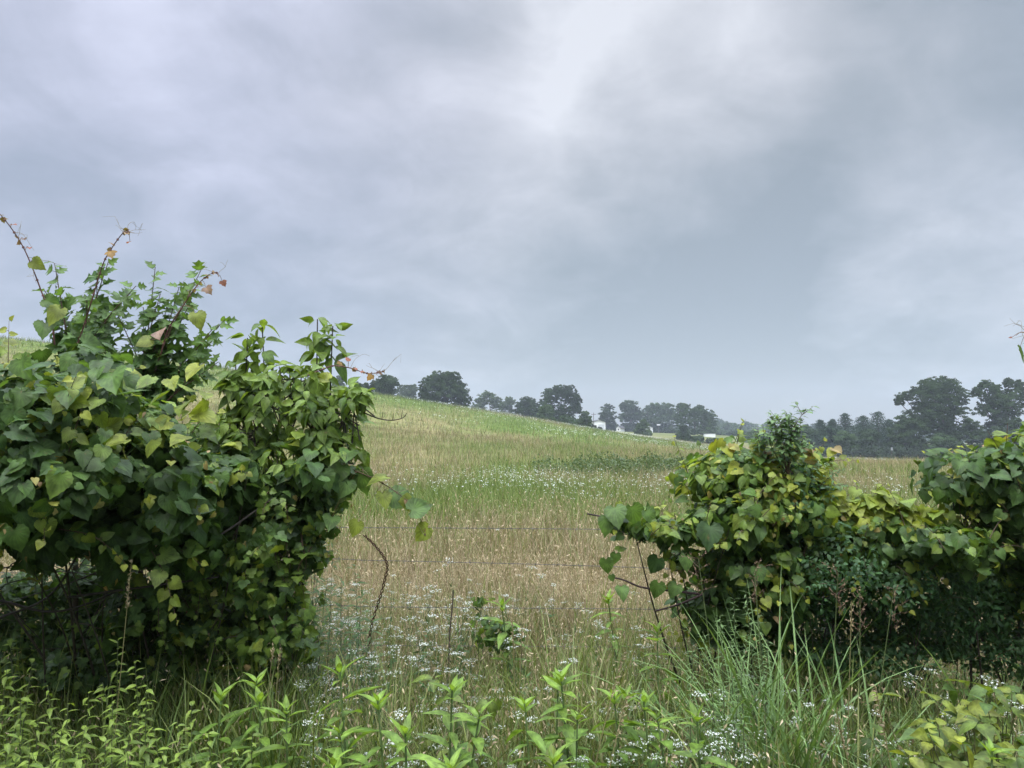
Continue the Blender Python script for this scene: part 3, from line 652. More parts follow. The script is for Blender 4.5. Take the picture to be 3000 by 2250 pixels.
def mass(m, E, n, Ts, size, light, red=.02, up=.5, rnd=.5, inner=.5, colf=None, down=1.):
    zl = min(e[0][2]-e[1][2] for e in E); zh = max(e[0][2]+e[1][2] for e in E)
    p, o, _ = shell(E, int(n*1.25))
    nz = fb(p[:, 0]*6+p[:, 1]*4, p[:, 2]*7+3, 2); kp = R.random(len(p)) < np.clip((nz-.30)*5.5, .22, 1); p, o, nz = p[kp], o[kp], nz[kp]; p = p+o*((nz-.56)*.36)[:, None]
    k = len(p); c = vine_cols(k, light, red, p, zl, zh) if colf is None else colf(k, p, zl, zh)
    s = size[0]+(size[1]-size[0])*R.random(k)**1.3
    if red:
        j = R.random(k) < red; c[j] = mixc(VR, VY, R.random(j.sum())); s[j] *= .5; p[j] += o[j]*.03
    nn = o*.7+UP*up+rv(k, rnd)+[0, -.28, 0]; dd = -UP*down+o*.45+rv(k, .6)
    place_mix(m, Ts, p-nrm(dd)*s[:, None]*.3, nn, dd, s, c, R.uniform(.85, 1.1, k))
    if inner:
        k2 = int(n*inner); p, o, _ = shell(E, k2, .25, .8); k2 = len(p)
        place_mix(m, Ts, p, o+UP*.3+rv(k2, .6), -UP+rv(k2, .6), R.uniform(*size, k2), mixc(VD*.8, VM*.8, R.random(k2)))  # shade inside the mass put into darker inner leaf colours
def sprigs(m, ms, E, n, Ts, s0, s1, L, c0, c1, wid=1.):
    """short leafy shoots breaking the outline"""
    p, o, _ = shell(E, n, .85, 1.)
    for q, u in zip(p, o):
        dr = nrm((u*.7+UP*R.uniform(.1, .9)+rv(1)[0]*.35)[None])[0]*R.uniform(*L); sag = -UP*R.uniform(0, .4)*np.linalg.norm(dr)
        leafy_shoot(m, ms, [q, q+dr*.5, q+dr+sag], Ts, R.uniform(.7, 1.2)*s0, s1, .034, c0, c1, .002, .5, False, .1, wid, .3, nup=.7, nrd=.5)
def stems_in(m, E, root, n, r0=.012, c=(.06, .05, .035), wig=.06):
    """branches from a root point into each lobe"""
    for cen, r in E:
        for j in range(n):
            e = cen+nrm(rv(1))[0]*r*.85; a = np.array(root)*.45+np.array([cen[0], root[1], root[2]])*.55+rv(1)[0]*[.15, .12, 0]
            mid = a*.45+e*.55+rv(1)[0]*wig; mid[2] += .05
            tube(m, smooth_path([a, a*.75+mid*.25+rv(1)[0]*wig*.4, mid, e], 5), r0*R.uniform(.5, 1), r0*.15, c, 5)
def leafy_shoot(ml, ms, path, Ts, s0, s1, gap, c0, c1, r0=.004, droop=.35, opp=False, start=.12, wid=1., pet=.25, sc=(.09, .06, .04), nup=1.1, nrd=.3):
    pth = smooth_path(path, 8); tube(ms, pth, r0, r0*.3, sc, 5)
    sg = np.linalg.norm(np.diff(pth, axis=0), axis=1); cum = np.concatenate([[0], np.cumsum(sg)]); L = cum[-1]
    t = np.arange(start*L, L, gap); t = t+R.normal(0, gap*.15, len(t)); t = np.clip(t, 0, L)
    if opp: t = np.repeat(t, 2)
    P_ = np.stack([np.interp(t, cum, pth[:, i]) for i in range(3)], -1); tg = nrm(np.stack([np.interp(t, cum, np.gradient(pth[:, i])) for i in range(3)], -1))
    k = len(t); ph = np.arange(k)*(math.pi if not opp else math.pi)+ (np.arange(k)//(2 if opp else 1))*(.7 if not opp else 1.5)
    a = nrm(np.cross(tg, [.1, .97, .2])); b = np.cross(tg, a)
    side = np.cos(ph)[:, None]*a+np.sin(ph)[:, None]*b
    f = t/L; s = (s0+(s1-s0)*f)*R.uniform(.75, 1.15, k)
    d = side+tg*(.35+.8*f[:, None]**2)+rv(k, .15)-UP*droop
    q = P_+nrm(side+tg*.5)*(s*pet)[:, None]
    if pet:
        for i in range(k): tube(ms, [P_[i], q[i]], .0012, .001, c1 if R.random() < .5 else sc, 3)
    place_mix(ml, Ts, q, UP*nup+tg*.25-side*.15+rv(k, nrd)+[0, -.35-.5*(nup < 1), 0], d, s, mixc(c0, c1, np.clip(f+R.normal(0, .2, k), 0, 1))*R.uniform(.85, 1.15, (k, 1)), wid)
    return pth
def tendril(m, p, L=.12, up=1.):
    q = [np.array(p)]; v = nrm(rv(1)*[1, .3, .4]+[0, 0, up])[0]
    for i in range(5): v = nrm((v+rv(1)[0]*.25)[None])[0]; q.append(q[-1]+v*L/5)
    tube(m, smooth_path(q, 3), .0011, .0005, (.2, .16, .1), 3)
    q2 = q[3]+rv(1)[0]*.02+[0, 0, .02*up]; tube(m, [q[3], q2, q2+rv(1)[0]*.02], .0008, .0004, (.2, .16, .1), 3)
def runner(t, pts, d, leaves, col_stem=(.12, .06, .05), tend=3, r0=.0035, hook=True):
    """a long bare vine shoot with single leaves; leaves: (px, py, size_px, colour, face)"""
    P_ = W([p[0] for p in pts], [p[1] for p in pts], d)
    P_[:, 1] += np.linspace(0, -.12, len(P_)); ms = MB(); pth = smooth_path(P_, 7); tube(ms, pth, r0, .0012, col_stem, 5)
    for i in range(tend):
        k = int(len(pth)*R.uniform(.35, .95)); tendril(ms, pth[k], R.uniform(.06, .16), R.uniform(-.6, 1.2))
    if hook: tendril(ms, pth[-1], .09, 1.)
    for i in range(3, len(pth), 5): tube(ms, [pth[i]-[0, 0, .004], pth[i]+[0, 0, .004]], r0*1.6, r0*1.2, col_stem, 5)
    ml = MB()
    for px, py, sz, c, fc in leaves:
        q = W(px, py, d-.08); s = sz/F*d; j = np.argmin(((pth-q)**2).sum(1)); dr = q-pth[j]; dr = dr+np.array([0, 0, -.4])*s+rv(1)[0]*s*.3
        base = q-nrm(dr[None])[0]*s*.5
        tube(ms, smooth_path([pth[j], pth[j]*.5+base*.5+[0, 0, .01], base], 3), .0015, .001, (.2, .12, .06), 3)
        n_ = {'front': [0, -1, .35], 'up': [0, -.45, 1], 'side': [.6, -.6, .5]}[fc]
        place_mix(ml, T_GR if sz > 30 else T_GRL, base[None], np.array([n_])+rv(1, .2), dr[None], s, np.array([c]))
    k = 7; idx = R.integers(len(pth)//2, len(pth), k)     # small folded young leaves near the tip
    place_mix(ml, T_GRL, pth[idx], rv(k)+[0, -.4, .6], rv(k)+[0, 0, -.2], R.uniform(.012, .026, k), mixc(VR, np.array([.22, .17, .05]), R.random(k)))
    ms.build('runner', M_STEM, t, origin=t.location); return ml
# ---- left grape vine
LG = [(-170, 1250, 240, 230, 3.2, .5), (30, 1195, 190, 150, 3.0, .42), (220, 1200, 170, 125, 3.05, .42), (120, 1400, 270, 190, 3.0, .5), (400, 1400, 210, 140, 3.25, .45),
      (560, 1420, 190, 130, 3.45, .4), (300, 1545, 170, 85, 3.2, .35), (470, 1550, 170, 100, 3.35, .35), (-100, 1480, 200, 130, 3.1, .45), (690, 1430, 140, 120, 3.55, .35), (470, 1285, 110, 55, 3.4, .3), (330, 1290, 130, 70, 3.2, .3), (140, 1560, 90, 60, 3.1, .25)]
E = ell(LG); root = [W(330, 1290, 3.7)[0], 3.75, 0]
gv = thing('grapevine', 'huge heap of dark green heart leaved grapevine sprawling over the fence beside the mulberry shoots', 'vine', root)
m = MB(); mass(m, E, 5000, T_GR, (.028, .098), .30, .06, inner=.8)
ms = MB(); stems_in(ms, E, root, 1); sprigs(m, ms, E[:9], 90, T_GR, .075, .025, (.10, .28), VM, VY)
for i in range(24):      # bare tangle hanging below
    a = W(R.uniform(-60, 620), R.uniform(1560, 1700), R.uniform(3.2, 3.8)); b_ = W(R.uniform(-60, 620), R.uniform(1680, 1950), R.uniform(3.4, 4.0)); b_[2] = max(b_[2], .02)
    tube(ms, smooth_path([a, a*.6+b_*.4+rv(1)[0]*.12, b_], 6), R.uniform(.0015, .004), .0015, (.06, .05, .035), 4)
for a, b_, c_ in (((0, 1810), (150, 1740), (265, 1560)), ((0, 1760), (180, 1790), (420, 1700)), ((200, 1750), (420, 1720), (640, 1690)), ((540, 1600), (640, 1570), (800, 1460))):
    tube(ms, smooth_path([W(*a, 3.3), W(*b_, 3.3), W(*c_, 3.4)], 8), .006, .004, (.05, .042, .035), 5)
YG = (.17, .21, .035); GG = (.085, .15, .035); RD = (.28, .11, .07); ORG = (.32, .19, .05); PK = (.26, .17, .12)
for mm in (
    runner(gv, [(160, 1010), (156, 930), (135, 860), (118, 800), (95, 735), (65, 680), (35, 640), (12, 632), (2, 640)], 3.15, [(98, 766, 44, YG, 'front'), (130, 872, 50, GG, 'front'), (158, 925, 62, YG, 'front'), (128, 962, 58, GG, 'side'), (40, 655, 18, RD, 'up'), (66, 692, 18, PK, 'up'), (85, 720, 16, RD, 'up')], tend=5),
    runner(gv, [(215, 1040), (250, 960), (290, 850), (318, 780), (345, 742), (378, 705), (402, 690), (412, 700), (405, 705)], 3.3, [(326, 746, 30, ORG, 'up'), (230, 880, 52, GG, 'up'), (380, 715, 15, RD, 'up')], tend=4),
    runner(gv, [(470, 1040), (500, 965), (548, 900), (585, 855), (620, 825), (655, 812), (668, 822)], 3.4, [(610, 850, 30, PK, 'front'), (655, 832, 20, RD, 'side'), (420, 1000, 46, YG, 'front'), (580, 935, 54, YG, 'front'), (470, 985, 50, PK, 'up')], tend=4),
    ):
    m.v += mm.v; m.c += mm.c; m.t += [q+m.n for q in mm.t]; m.n += mm.n
# big single leaves along the top edge
bl = [(60, 1050, 100), (150, 1060, 95), (330, 1090, 120), (210, 1130, 115), (90, 1140, 100), (360, 1150, 105), (10, 1130, 100), (-10, 1000, 60), (290, 1080, 70)]
k = len(bl); P_ = np.array([W(a, b_, 2.72) for a, b_, _ in bl]); s = np.array([c_/F*2.72*.8 for *_, c_ in bl])
place_mix(m, T_GR, P_, np.array([0, -.45, .85])+rv(k, .3), np.array([.3, -.4, -.7])+rv(k, .4), s, mixc(VM, VD, R.random(k))*1.15)
k = 26; P_ = W(R.uniform(-20, 620, k), R.uniform(1060, 1320, k), 2.85); place_mix(m, T_GR, P_, np.array([0, -.4, .8])+rv(k, .3), np.array([0, -.3, -.8])+rv(k, .5), R.uniform(.04, .10, k), mixc(VL, VY, R.random(k)))
m.build('foliage', M_LEAF, gv, origin=root); ms.build('stem', M_STEM, gv, origin=root)
# ---- dark undergrowth below
E = ell([(90, 1720, 150, 55, 3.85, .25), (290, 1700, 120, 60, 3.85, .25), (100, 1850, 260, 110, 3.9, .35), (400, 1860, 220, 120, 3.9, .35), (560, 1760, 140, 100, 3.95, .3), (250, 1740, 200, 60, 4.1, .25), (-120, 1820, 160, 120, 3.8, .3), (50, 1950, 200, 70, 3.7, .3), (300, 1960, 200, 70, 3.7, .3), (470, 1950, 120, 80, 3.7, .3)])
root = [W(250, 1290, 3.95)[0], 3.95, 0]; t = thing('bramble', 'dark shaded bramble tangle at the foot of the huge grapevine heap', 'bramble', root)
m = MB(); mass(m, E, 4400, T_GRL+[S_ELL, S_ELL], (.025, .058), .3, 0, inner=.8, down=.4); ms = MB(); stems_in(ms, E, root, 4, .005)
m.build('foliage', M_LEAF, t, origin=root); ms.build('stem', M_STEM, t, origin=root)
# ---- creeper with pointed lobed leaves
E = ell([(500, 1720, 90, 110, 3.65, .3), (400, 1800, 80, 90, 3.6, .25), (640, 1640, 130, 130, 3.7, .3), (790, 1700, 110, 170, 3.6, .3), (830, 1540, 120, 90, 3.6, .3), (660, 1830, 140, 90, 3.7, .3), (880, 1440, 120, 70, 3.6, .25), (560, 1850, 90, 70, 3.6, .25), (930, 1510, 60, 60, 3.6, .2), (900, 1610, 70, 100, 3.6, .2), (830, 1850, 100, 90, 3.7, .3), (720, 1930, 160, 60, 3.7, .3), (500, 1930, 120, 60, 3.7, .3)])
root = [W(700, 1290, 3.85)[0], 3.85, 0]; t = thing('creeper', 'light green creeper with pointed lobed leaves hanging down right of the dark grapevine heap', 'creeper', root)
m = MB(); mass(m, E, 2700, T_GRL, (.028, .068), .65, .06, inner=.6); ms = MB(); stems_in(ms, E, root, 1, .005); sprigs(m, ms, E, 90, T_GRL, .05, .02, (.08, .22), VM, VL)
for i in range(14):
    a = W(R.uniform(600, 900), R.uniform(1480, 1620), 3.45); n_ = 4
    pth = [a+np.array([R.normal(0, .03), R.normal(0, .02), -.09*j]) for j in range(n_)]
    leafy_shoot(m, ms, pth, T_GRL, .06, .035, .045, VM, VL, .0025, .5)
m.build('foliage', M_LEAF, t, origin=root); ms.build('stem', M_STEM, t, origin=root)
# ---- mulberry shoots
MG0 = np.array([.055, .12, .035]); MG1 = np.array([.11, .19, .045])
def mulberry(label, base, tips, d, lo=.0):
    b0 = W(*base, d); root = [b0[0]+.05, d+.05, 0]; t = thing('mulberry_sapling', label, 'sapling', root)
    m = MB(); ms = MB(); tube(ms, smooth_path([root, [root[0], d, b0[2]*.5], b0], 6), .016, .011, (.07, .055, .04), 7)
    for px, py in tips:
        e = W(px, py, d+R.normal(0, .1)); mid = b0*.5+e*.5+np.array([R.normal(0, .02), R.normal(0, .05), .03])
        pth = leafy_shoot(m, ms, [b0+rv(1)[0]*.01, b0*.7+mid*.3+[0, 0, .01], mid, e], T_MUL, .105, .06, .022, MG0, MG1, .006, .25, start=.08, wid=1.05, nup=.6, nrd=.55)
        L = np.linalg.norm(e-b0)
        for j in range(int(L/.3)):
            f = R.uniform(.3, .9); q = pth[int(f*(len(pth)-1))]; a_ = R.uniform(0, 6.28); ln = R.uniform(.08, .18)*(1.1-f)
            dr = nrm((np.array([math.cos(a_), math.sin(a_)*.7, .9])+nrm((e-b0)[None])[0]*.6)[None])[0]
            leafy_shoot(m, ms, [q, q+dr*ln*.5+[0, 0, -.005], q+dr*ln], T_MUL, .085, .055, .021, MG0, MG1, .0025, .25, wid=1.05, nup=.6, nrd=.55)
    m.build('foliage', M_LEAF, t, origin=root); ms.build('stem', M_STEM, t, origin=root); return t
mulberry('thin mulberry sapling with few spread shoots, nearest the edge with the tallest vine tip', (215, 1110), [(160, 772), (318, 765), (398, 838), (255, 880), (190, 870), (330, 900), (285, 800), (365, 870), (130, 850), (230, 950)], 3.75)
mulberry('bushy mulberry sapling with many lobed leaves, between the thin sapling and the drooping leaved shrub', (400, 1300), [(455, 782), (525, 840), (592, 785), (345, 920), (660, 935), (560, 880), (490, 900), (420, 900), (620, 1000), (600, 1060), (330, 1010), (530, 1010), (450, 1050), (570, 1130), (640, 1060), (500, 1150), (560, 840), (625, 960), (470, 860)], 3.8)
# ---- shrub with drooping leaf rosettes
def rosette_shrub(label, E, tips, n, d, root, leaf=(.06, .105), cols=(VM*.95, VL*1.05)):
    t = thing('shrub', label, 'shrub', root); m = MB(); ms = MB()
    hub = np.array([root[0], root[1], .55])
    tube(ms, smooth_path([root, hub*.5+np.array(root)*.5+[.02, 0, 0], hub], 4), .02, .015, (.05, .04, .03), 7)
    p, o, _ = shell(E, n, .5, 1.0); P_ = [(q, u, 0) for q, u in zip(p, o)]+[(W(x, y, d), UP, 1) for x, y in tips]
    for q, u, tall in P_:
        if tall or R.random() < .05:
            mid = hub*.45+q*.55; mid[0] = mid[0]*.4+q[0]*.6; mid += rv(1)[0]*.03
            tube(ms, smooth_path([hub+rv(1)[0]*.02, mid, q], 6), .007, .0028, (.05, .035, .035), 5)
        else: tube(ms, [q-u*.15-UP*.1, q], .004, .0025, (.06, .05, .04), 4)
        levels = 4 if tall else 1
        for lv in range(levels):
            c = q-UP*lv*.055; k = R.integers(4, 8); a_ = np.arange(k)/k*6.28+R.random()*6
            dr = np.stack([np.cos(a_), np.sin(a_), -R.uniform(.0, 1.2, k)+.35*(lv == 0)], -1)+u*.45+rv(k, .25)
            s = R.uniform(*leaf, k)*(.75+.12*lv)
            f = np.clip(R.normal(.5 if not tall else .35, .3, k)+u[2]*.2, 0, 1)
            place_mix(m, T_OV, c+nrm(dr)*.02, UP*.8+dr*.35+[0, -.45, 0]+rv(k, .35), dr, s, mixc(cols[0], cols[1], f)*R.uniform(.85, 1.15, (k, 1)), 1.25)
    m.build('foliage', M_LEAF, t, origin=root); ms.build('stem', M_STEM, t, origin=root); return t
root = [W(840, 1290, 3.75)[0], 3.8, 0]
sh = rosette_shrub('tall shrub with drooping pointed leaves and two dark stems rising above the hillside', ell([(840, 1170, 150, 75, 3.7, .25), (870, 1105, 90, 40, 3.7, .2), (950, 1240, 110, 100, 3.65, .25), (760, 1240, 110, 90, 3.7, .25), (870, 1370, 150, 100, 3.65, .3), (1000, 1190, 60, 55, 3.6, .15), (715, 1130, 50, 35, 3.7, .15), (990, 1330, 70, 60, 3.6, .2), (640, 1250, 60, 70, 3.75, .2), (1040, 1160, 40, 30, 3.55, .1)]),
    [(768, 958), (930, 935), (975, 955), (725, 990), (690, 1060)], 235, 3.65, root)
ms = MB(); tw = smooth_path(W([1020, 1060, 1110, 1150, 1180, 1192], [1175, 1205, 1226, 1231, 1224, 1210], 3.55), 5); tube(ms, tw, .004, .0015, (.05, .035, .03), 5)
for i in (6, 11, 15, 19): tube(ms, [tw[i], tw[i]+[.003, 0, .02], tw[i]+[.006, -.01, .035]], .0018, .001, (.06, .04, .03), 4)
ms.build('twig', M_STEM, sh, origin=root)
g2 = thing('grapevine', 'smaller grapevine arching big round leaves out over the top fence wire', 'vine', root)
m = runner(g2, [(890, 1330), (960, 1345), (1050, 1380), (1110, 1405), (1170, 1440), (1215, 1480), (1248, 1530), (1255, 1560)], 3.5,
    [(1050, 1395, 72, GG, 'front'), (1010, 1430, 60, GG, 'side'), (1105, 1405, 60, YG, 'up'), (1165, 1440, 78, GG, 'front'), (1120, 1470, 52, YG, 'side'), (1205, 1468, 56, YG, 'side'), (1232, 1490, 70, GG, 'front'), (1250, 1560, 58, YG, 'front'), (965, 1540, 55, GG, 'side'), (1040, 1550, 48, YG, 'front'), (1020, 1330, 60, GG, 'up'), (985, 1390, 70, GG, 'front')], (.10, .07, .04), 5)
mm = runner(g2, [(900, 1100), (945, 1085), (985, 1074), (1035, 1082), (1085, 1098), (1125, 1096), (1140, 1092)], 3.5, [(1087, 1106, 22, ORG, 'front'), (1113, 1096, 15, PK, 'side'), (1022, 1050, 17, RD, 'side'), (995, 1064, 19, ORG, 'side'), (1060, 1090, 10, RD, 'up'), (1042, 1078, 10, RD, 'up')], tend=5)
m.v += mm.v; m.c += mm.c; m.t += [q+m.n for q in mm.t]; m.n += mm.n
mass(m, ell([(900, 1390, 150, 60, 3.5, .2), (960, 1110, 50, 40, 3.45, .12)]), 80, T_GR, (.05, .10), .6, .0, inner=.0)
m.build('foliage', M_LEAF, g2, origin=root)
# ---- right hand grapevine
RG = [(2150, 1370, 105, 72, 3.9, .35), (2270, 1375, 105, 72, 4., .35), (2070, 1415, 55, 45, 3.8, .25), (2140, 1505, 125, 75, 3.7, .35), (1910, 1550, 95, 42, 3.6, .2), (1810, 1520, 45, 22, 3.6, .12), (2300, 1490, 160, 110, 3.9, .4),
      (2490, 1530, 160, 72, 3.9, .35), (2640, 1555, 140, 75, 3.8, .35), (2470, 1590, 240, 105, 3.9, .4), (2750, 1590, 130, 65, 3.5, .3), (2140, 1680, 100, 100, 3.8, .3), (2050, 1770, 70, 50, 3.9, .25), (2000, 1640, 50, 30, 3.8, .15), (2010, 1545, 75, 55, 3.65, .2), (2250, 1640, 110, 110, 3.75, .3), (2200, 1800, 140, 70, 3.9, .3)]
E = ell(RG); root = [W(2350, 1290, 4.)[0], 4.05, 0]; t = thing('grapevine', 'broad yellow green topped grapevine mound right of the fence gap', 'vine', root)
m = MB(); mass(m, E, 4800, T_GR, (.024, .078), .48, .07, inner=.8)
k = 150; px_ = R.uniform(2380, 2800, k); P_ = W(px_, 1478+R.normal(0, 28, k)+(px_ > 2600)*(px_-2600)*.55, 3.62); place_mix(m, T_GR, P_, np.array([0, -.5, .8])+rv(k, .4), np.array([0, -.3, -.7])+rv(k, .5), R.uniform(.05, .095, k), mixc(VL, VY, R.random(k)))
k = 22; P_ = W(R.uniform(2060, 2460, k), R.uniform(1290, 1400, k), 3.6); place_mix(m, T_GR, P_, np.array([0, -.5, .8])+rv(k, .4), np.array([0, -.3, -.7])+rv(k, .5), R.uniform(.05, .09, k), mixc(VY, VR, R.random(k)**4))
ms = MB(); stems_in(ms, E, root, 1); sprigs(m, ms, E, 130, T_GR, .06, .02, (.08, .24), VM, VY)
for pts in ([(1790, 1690), (1830, 1700), (1880, 1720), (1960, 1730), (2050, 1740)], [(1720, 1505), (1800, 1520), (1900, 1540), (2020, 1560)], [(1920, 1790), (1990, 1770), (2060, 1740)]):
    tube(ms, smooth_path(W([a for a, _ in pts], [b_ for _, b_ in pts], 3.6), 6), .004, .006, (.06, .04, .04), 5)
for px, py, sz, c in ((1775, 1650, 46, GG), (1805, 1630, 34, GG), (1800, 1505, 70, GG), (1850, 1500, 66, GG), (1780, 1530, 56, GG), (1890, 1510, 50, GG), (1930, 1650, 56, VD), (2010, 1640, 50, GG), (1820, 1730, 44, VM), (1930, 1720, 50, VM), (1985, 1725, 46, GG), (1790, 1690, 22, GG), (2190, 1560, 90, VM), (2080, 1560, 80, VD)):
    place_mix(m, T_GR, W(px, py-sz*.3, 3.5)[None], np.array([[0, -1, .4]])+rv(1, .25), np.array([[0, 0, -1.]])+rv(1, .3), sz/F*3.5, np.array([c]))
m.build('foliage', M_LEAF, t, origin=root); ms.build('stem', M_STEM, t, origin=root)
# ---- far right grapevine
E = ell([(2860, 1435, 95, 50, 3.7, .3), (2950, 1480, 120, 120, 3.6, .35), (2925, 1370, 45, 50, 3.7, .15), (3000, 1600, 110, 120, 3.7, .35), (3090, 1400, 110, 140, 3.7, .35), (2960, 1700, 90, 100, 3.9, .3), (2790, 1410, 50, 25, 3.7, .2), (3120, 1650, 120, 150, 3.7, .3)])
root = [W(2980, 1290, 3.85)[0], 3.9, 0]; g3 = thing('grapevine', 'grapevine mound at the far right with a yellow tipped upright shoot', 'vine', root)
m = MB(); mass(m, E, 2600, T_GR, (.026, .085), .42, .06, inner=.8); ms = MB(); stems_in(ms, E, root, 1); sprigs(m, ms, E, 50, T_GR, .06, .02, (.08, .24), VM, VY)
for a, b_ in ((2893, 1262), (2952, 1240), (2985, 1270), (2915, 1310)): leafy_shoot(m, ms, W([2940, 2945, a], [1420, 1350, b_], 3.55), T_OV+T_GR[:1], .10, .065, .05, VM, np.array([.17, .21, .04]), .004, .1, wid=1.6)
mm = runner(g3, [(3120, 1330), (3090, 1180), (3050, 1040), (3010, 988), (2975, 985), (2953, 986)], 3.4, [(2982, 1040, 50, GG, 'side'), (2960, 990, 9, RD, 'up'), (2972, 985, 9, RD, 'up'), (3060, 1120, 60, GG, 'front')], tend=4)
m.v += mm.v; m.c += mm.c; m.t += [q+m.n for q in mm.t]; m.n += mm.n
m.build('foliage', M_LEAF, g3, origin=root); ms.build('stem', M_STEM, g3, origin=root)
# ---- small leaved shrub growing through the right mound
def smallcol(k, p, zl, zh): return mixc(np.array([.035, .085, .032]), np.array([.065, .135, .045]), R.random(k))
E = ell([(2420, 1650, 150, 100, 3.65, .3), (2600, 1690, 170, 110, 3.75, .35), (2720, 1740, 110, 90, 3.85, .3), (2350, 1470, 50, 100, 3.65, .15), (2500, 1780, 160, 70, 3.95, .3), (2330, 1760, 110, 80, 3.9, .3), (2840, 1690, 80, 90, 3.8, .25), (2620, 1830, 200, 70, 4., .3), (2860, 1800, 90, 60, 3.9, .25), (2350, 1880, 140, 60, 3.95, .3), (2560, 1890, 160, 50, 3.9, .3), (2780, 1880, 160, 60, 3.9, .3), (2950, 1870, 120, 70, 3.9, .3)])
root = [W(2480, 1290, 3.85)[0], 3.85, 0]; t = thing('honeysuckle_shrub', 'dark small leaved shrub inside the right grapevine mound, pale leafy spray on top', 'shrub', root)
m = MB(); mass(m, E, 9500, [S_ELL], (.02, .042), .1, 0, .5, .6, inner=.7, colf=smallcol, down=.2); ms = MB(); stems_in(ms, E, root, 2, .006)
for i in range(70):
    c0 = E[R.integers(0, len(E))]; q = c0[0]+nrm(rv(1)-[0, .6, 0])[0]*c0[1]*.9; e = q+nrm((rv(1)[0]*[.8, .5, .4]+[0, -.3, .7])[None])[0]*R.uniform(.08, .16)
    leafy_shoot(m, ms, [q, (q+e)/2+[0, 0, .01], e], [S_ELL], .032, .018, .013, np.array([.03, .08, .03]), np.array([.06, .13, .045]), .0016, 0, True, 0, .9, 0)
hub = W(2310, 1400, 3.6)
for a, b_, k in ((2330, 1275, 2), (2300, 1300, 2), (2362, 1196, 5), (2262, 1222, 5), (2300, 1228, 5), (2235, 1245, 3), (2332, 1232, 5), (2290, 1250, 4), (2250, 1262, 4), (2345, 1258, 4), (2385, 1295, 3), (2225, 1275, 3), (2440, 1350, 2), (2480, 1420, 2)):
    e = W(a, b_, 3.5+R.normal(0, .05)); md = hub*.45+e*.55+rv(1)[0]*.02+[-.02, 0, 0]
    pth = leafy_shoot(m, ms, [hub+rv(1)[0]*.02, md, e], [S_ELL, S_LAN], .055, .036, .016, np.array([.08, .16, .06]), np.array([.16, .25, .10]), .003, -.35, True, .35, 1., 0)
    for j in range(k):
        q = pth[int(len(pth)*R.uniform(.45, .9))]; dr = nrm((rv(1)[0]*[.9, .6, .3]+[.2, 0, 1])[None])[0]*R.uniform(.05, .11)
        leafy_shoot(m, ms, [q, q+dr*.5, q+dr], [S_ELL, S_LAN], .048, .03, .013, np.array([.09, .17, .06]), np.array([.17, .26, .11]), .0018, -.3, True, .1, 1., 0)
m.build('foliage', M_LEAF, t, origin=root); ms.build('stem', M_STEM, t, origin=root)
# ---- little vine on the ground in the gap
E = ell([(1435, 1850, 60, 60, 4.2, .15), (1400, 1760, 26, 36, 4.2, .08), (1500, 1850, 45, 40, 4.2, .12)]); root = [W(1430, 1290, 4.25)[0], 4.25, 0]
E = E[:3]; t = thing('seedling_vine', 'small dark clump of vine leaves low under the wires in the middle of the gap', 'vine', root)
m = MB(); mass(m, E, 110, T_GRL, (.022, .05), .6, 0, rnd=.8, inner=.5); ms = MB(); stems_in(ms, E, root, 5, .004)
m.build('foliage', M_LEAF, t, origin=root); ms.build('stem', M_STEM, t, origin=root)
# ------------------------------------------------------------------ fence
FY = 4.45
fe = thing('barbed_wire_fence', 'rusty four strand barbed wire fence crossing the gap between the two leafy mounds', 'fence', (0, FY, 0))
WR = np.array([(-900, 1585, 1690, 1838, 1940), (0, 1576, 1678, 1825, 1930), (850, 1548, 1640, 1776, 1890), (1100, 1546, 1642, 1778, 1891), (1450, 1548, 1650, 1781, 1893), (1850, 1552, 1662, 1784, 1896), (2300, 1562, 1682, 1792, 1902), (3000, 1575, 1700, 1805, 1912), (3900, 1590, 1715, 1820, 1925)], float)
for w in range(4):
    ctr = smooth_path(W(WR[:, 0], WR[:, w+1], FY), 40)
    if w == 3: ctr[:, 2] = np.maximum(ctr[:, 2], .25)
    L = np.concatenate([[0], np.cumsum(np.linalg.norm(np.diff(ctr, axis=0), axis=1))]); u = np.arange(0, L[-1], .018)
    ctr = np.stack([np.interp(u, L, ctr[:, i]) for i in range(3)], -1); ph = u/.05*2*math.pi/2
    m = MB()
    for s_ in (0, math.pi): tube(m, ctr+np.stack([0*u, .0018*np.cos(ph+s_), .0018*np.sin(ph+s_)], -1), .0013, .0013, (.1,)*3, 4)
    for q in np.arange(.06, L[-1], .125):
        c0 = np.array([np.interp(q, u, ctr[:, i]) for i in range(3)])
        for _ in range(2):
            dv = nrm((rv(1)[0]*[.5, 1, 1])[None])[0]*.016; tube(m, [c0-dv, c0, c0+dv], .0014, .0009, (.1,)*3, 3)
    m.build('wire', M_WIRE, fe, origin=(0, FY, 0))
for px in (560, 2420):
    c0 = W(px, 1560, FY+.05); m = MB(); tube(m, [(c0[0], c0[1], -.3), (c0[0]+.01, c0[1], .6), (c0[0], c0[1], 1.2)], .055, .05, (.1,)*3, 10); m.add([(c0[0]+.05*math.cos(a), c0[1]+.05*math.sin(a), 1.2) for a in np.arange(10)*.628]+[(c0[0], c0[1], 1.21)], (.1,)*3, tris=[(i, (i+1) % 10, 10) for i in range(10)])
    m.build('post', M_WOODPOST, fe, origin=(0, FY, 0))
q = smooth_path(W([1068, 1100, 1125, 1135, 1128, 1118, 1105, 1092, 1084, 1078, 1074], [1568, 1600, 1632, 1660, 1695, 1735, 1775, 1820, 1860, 1900, 1945], FY-.08), 14)
u = np.arange(len(q))*.55; m = MB()
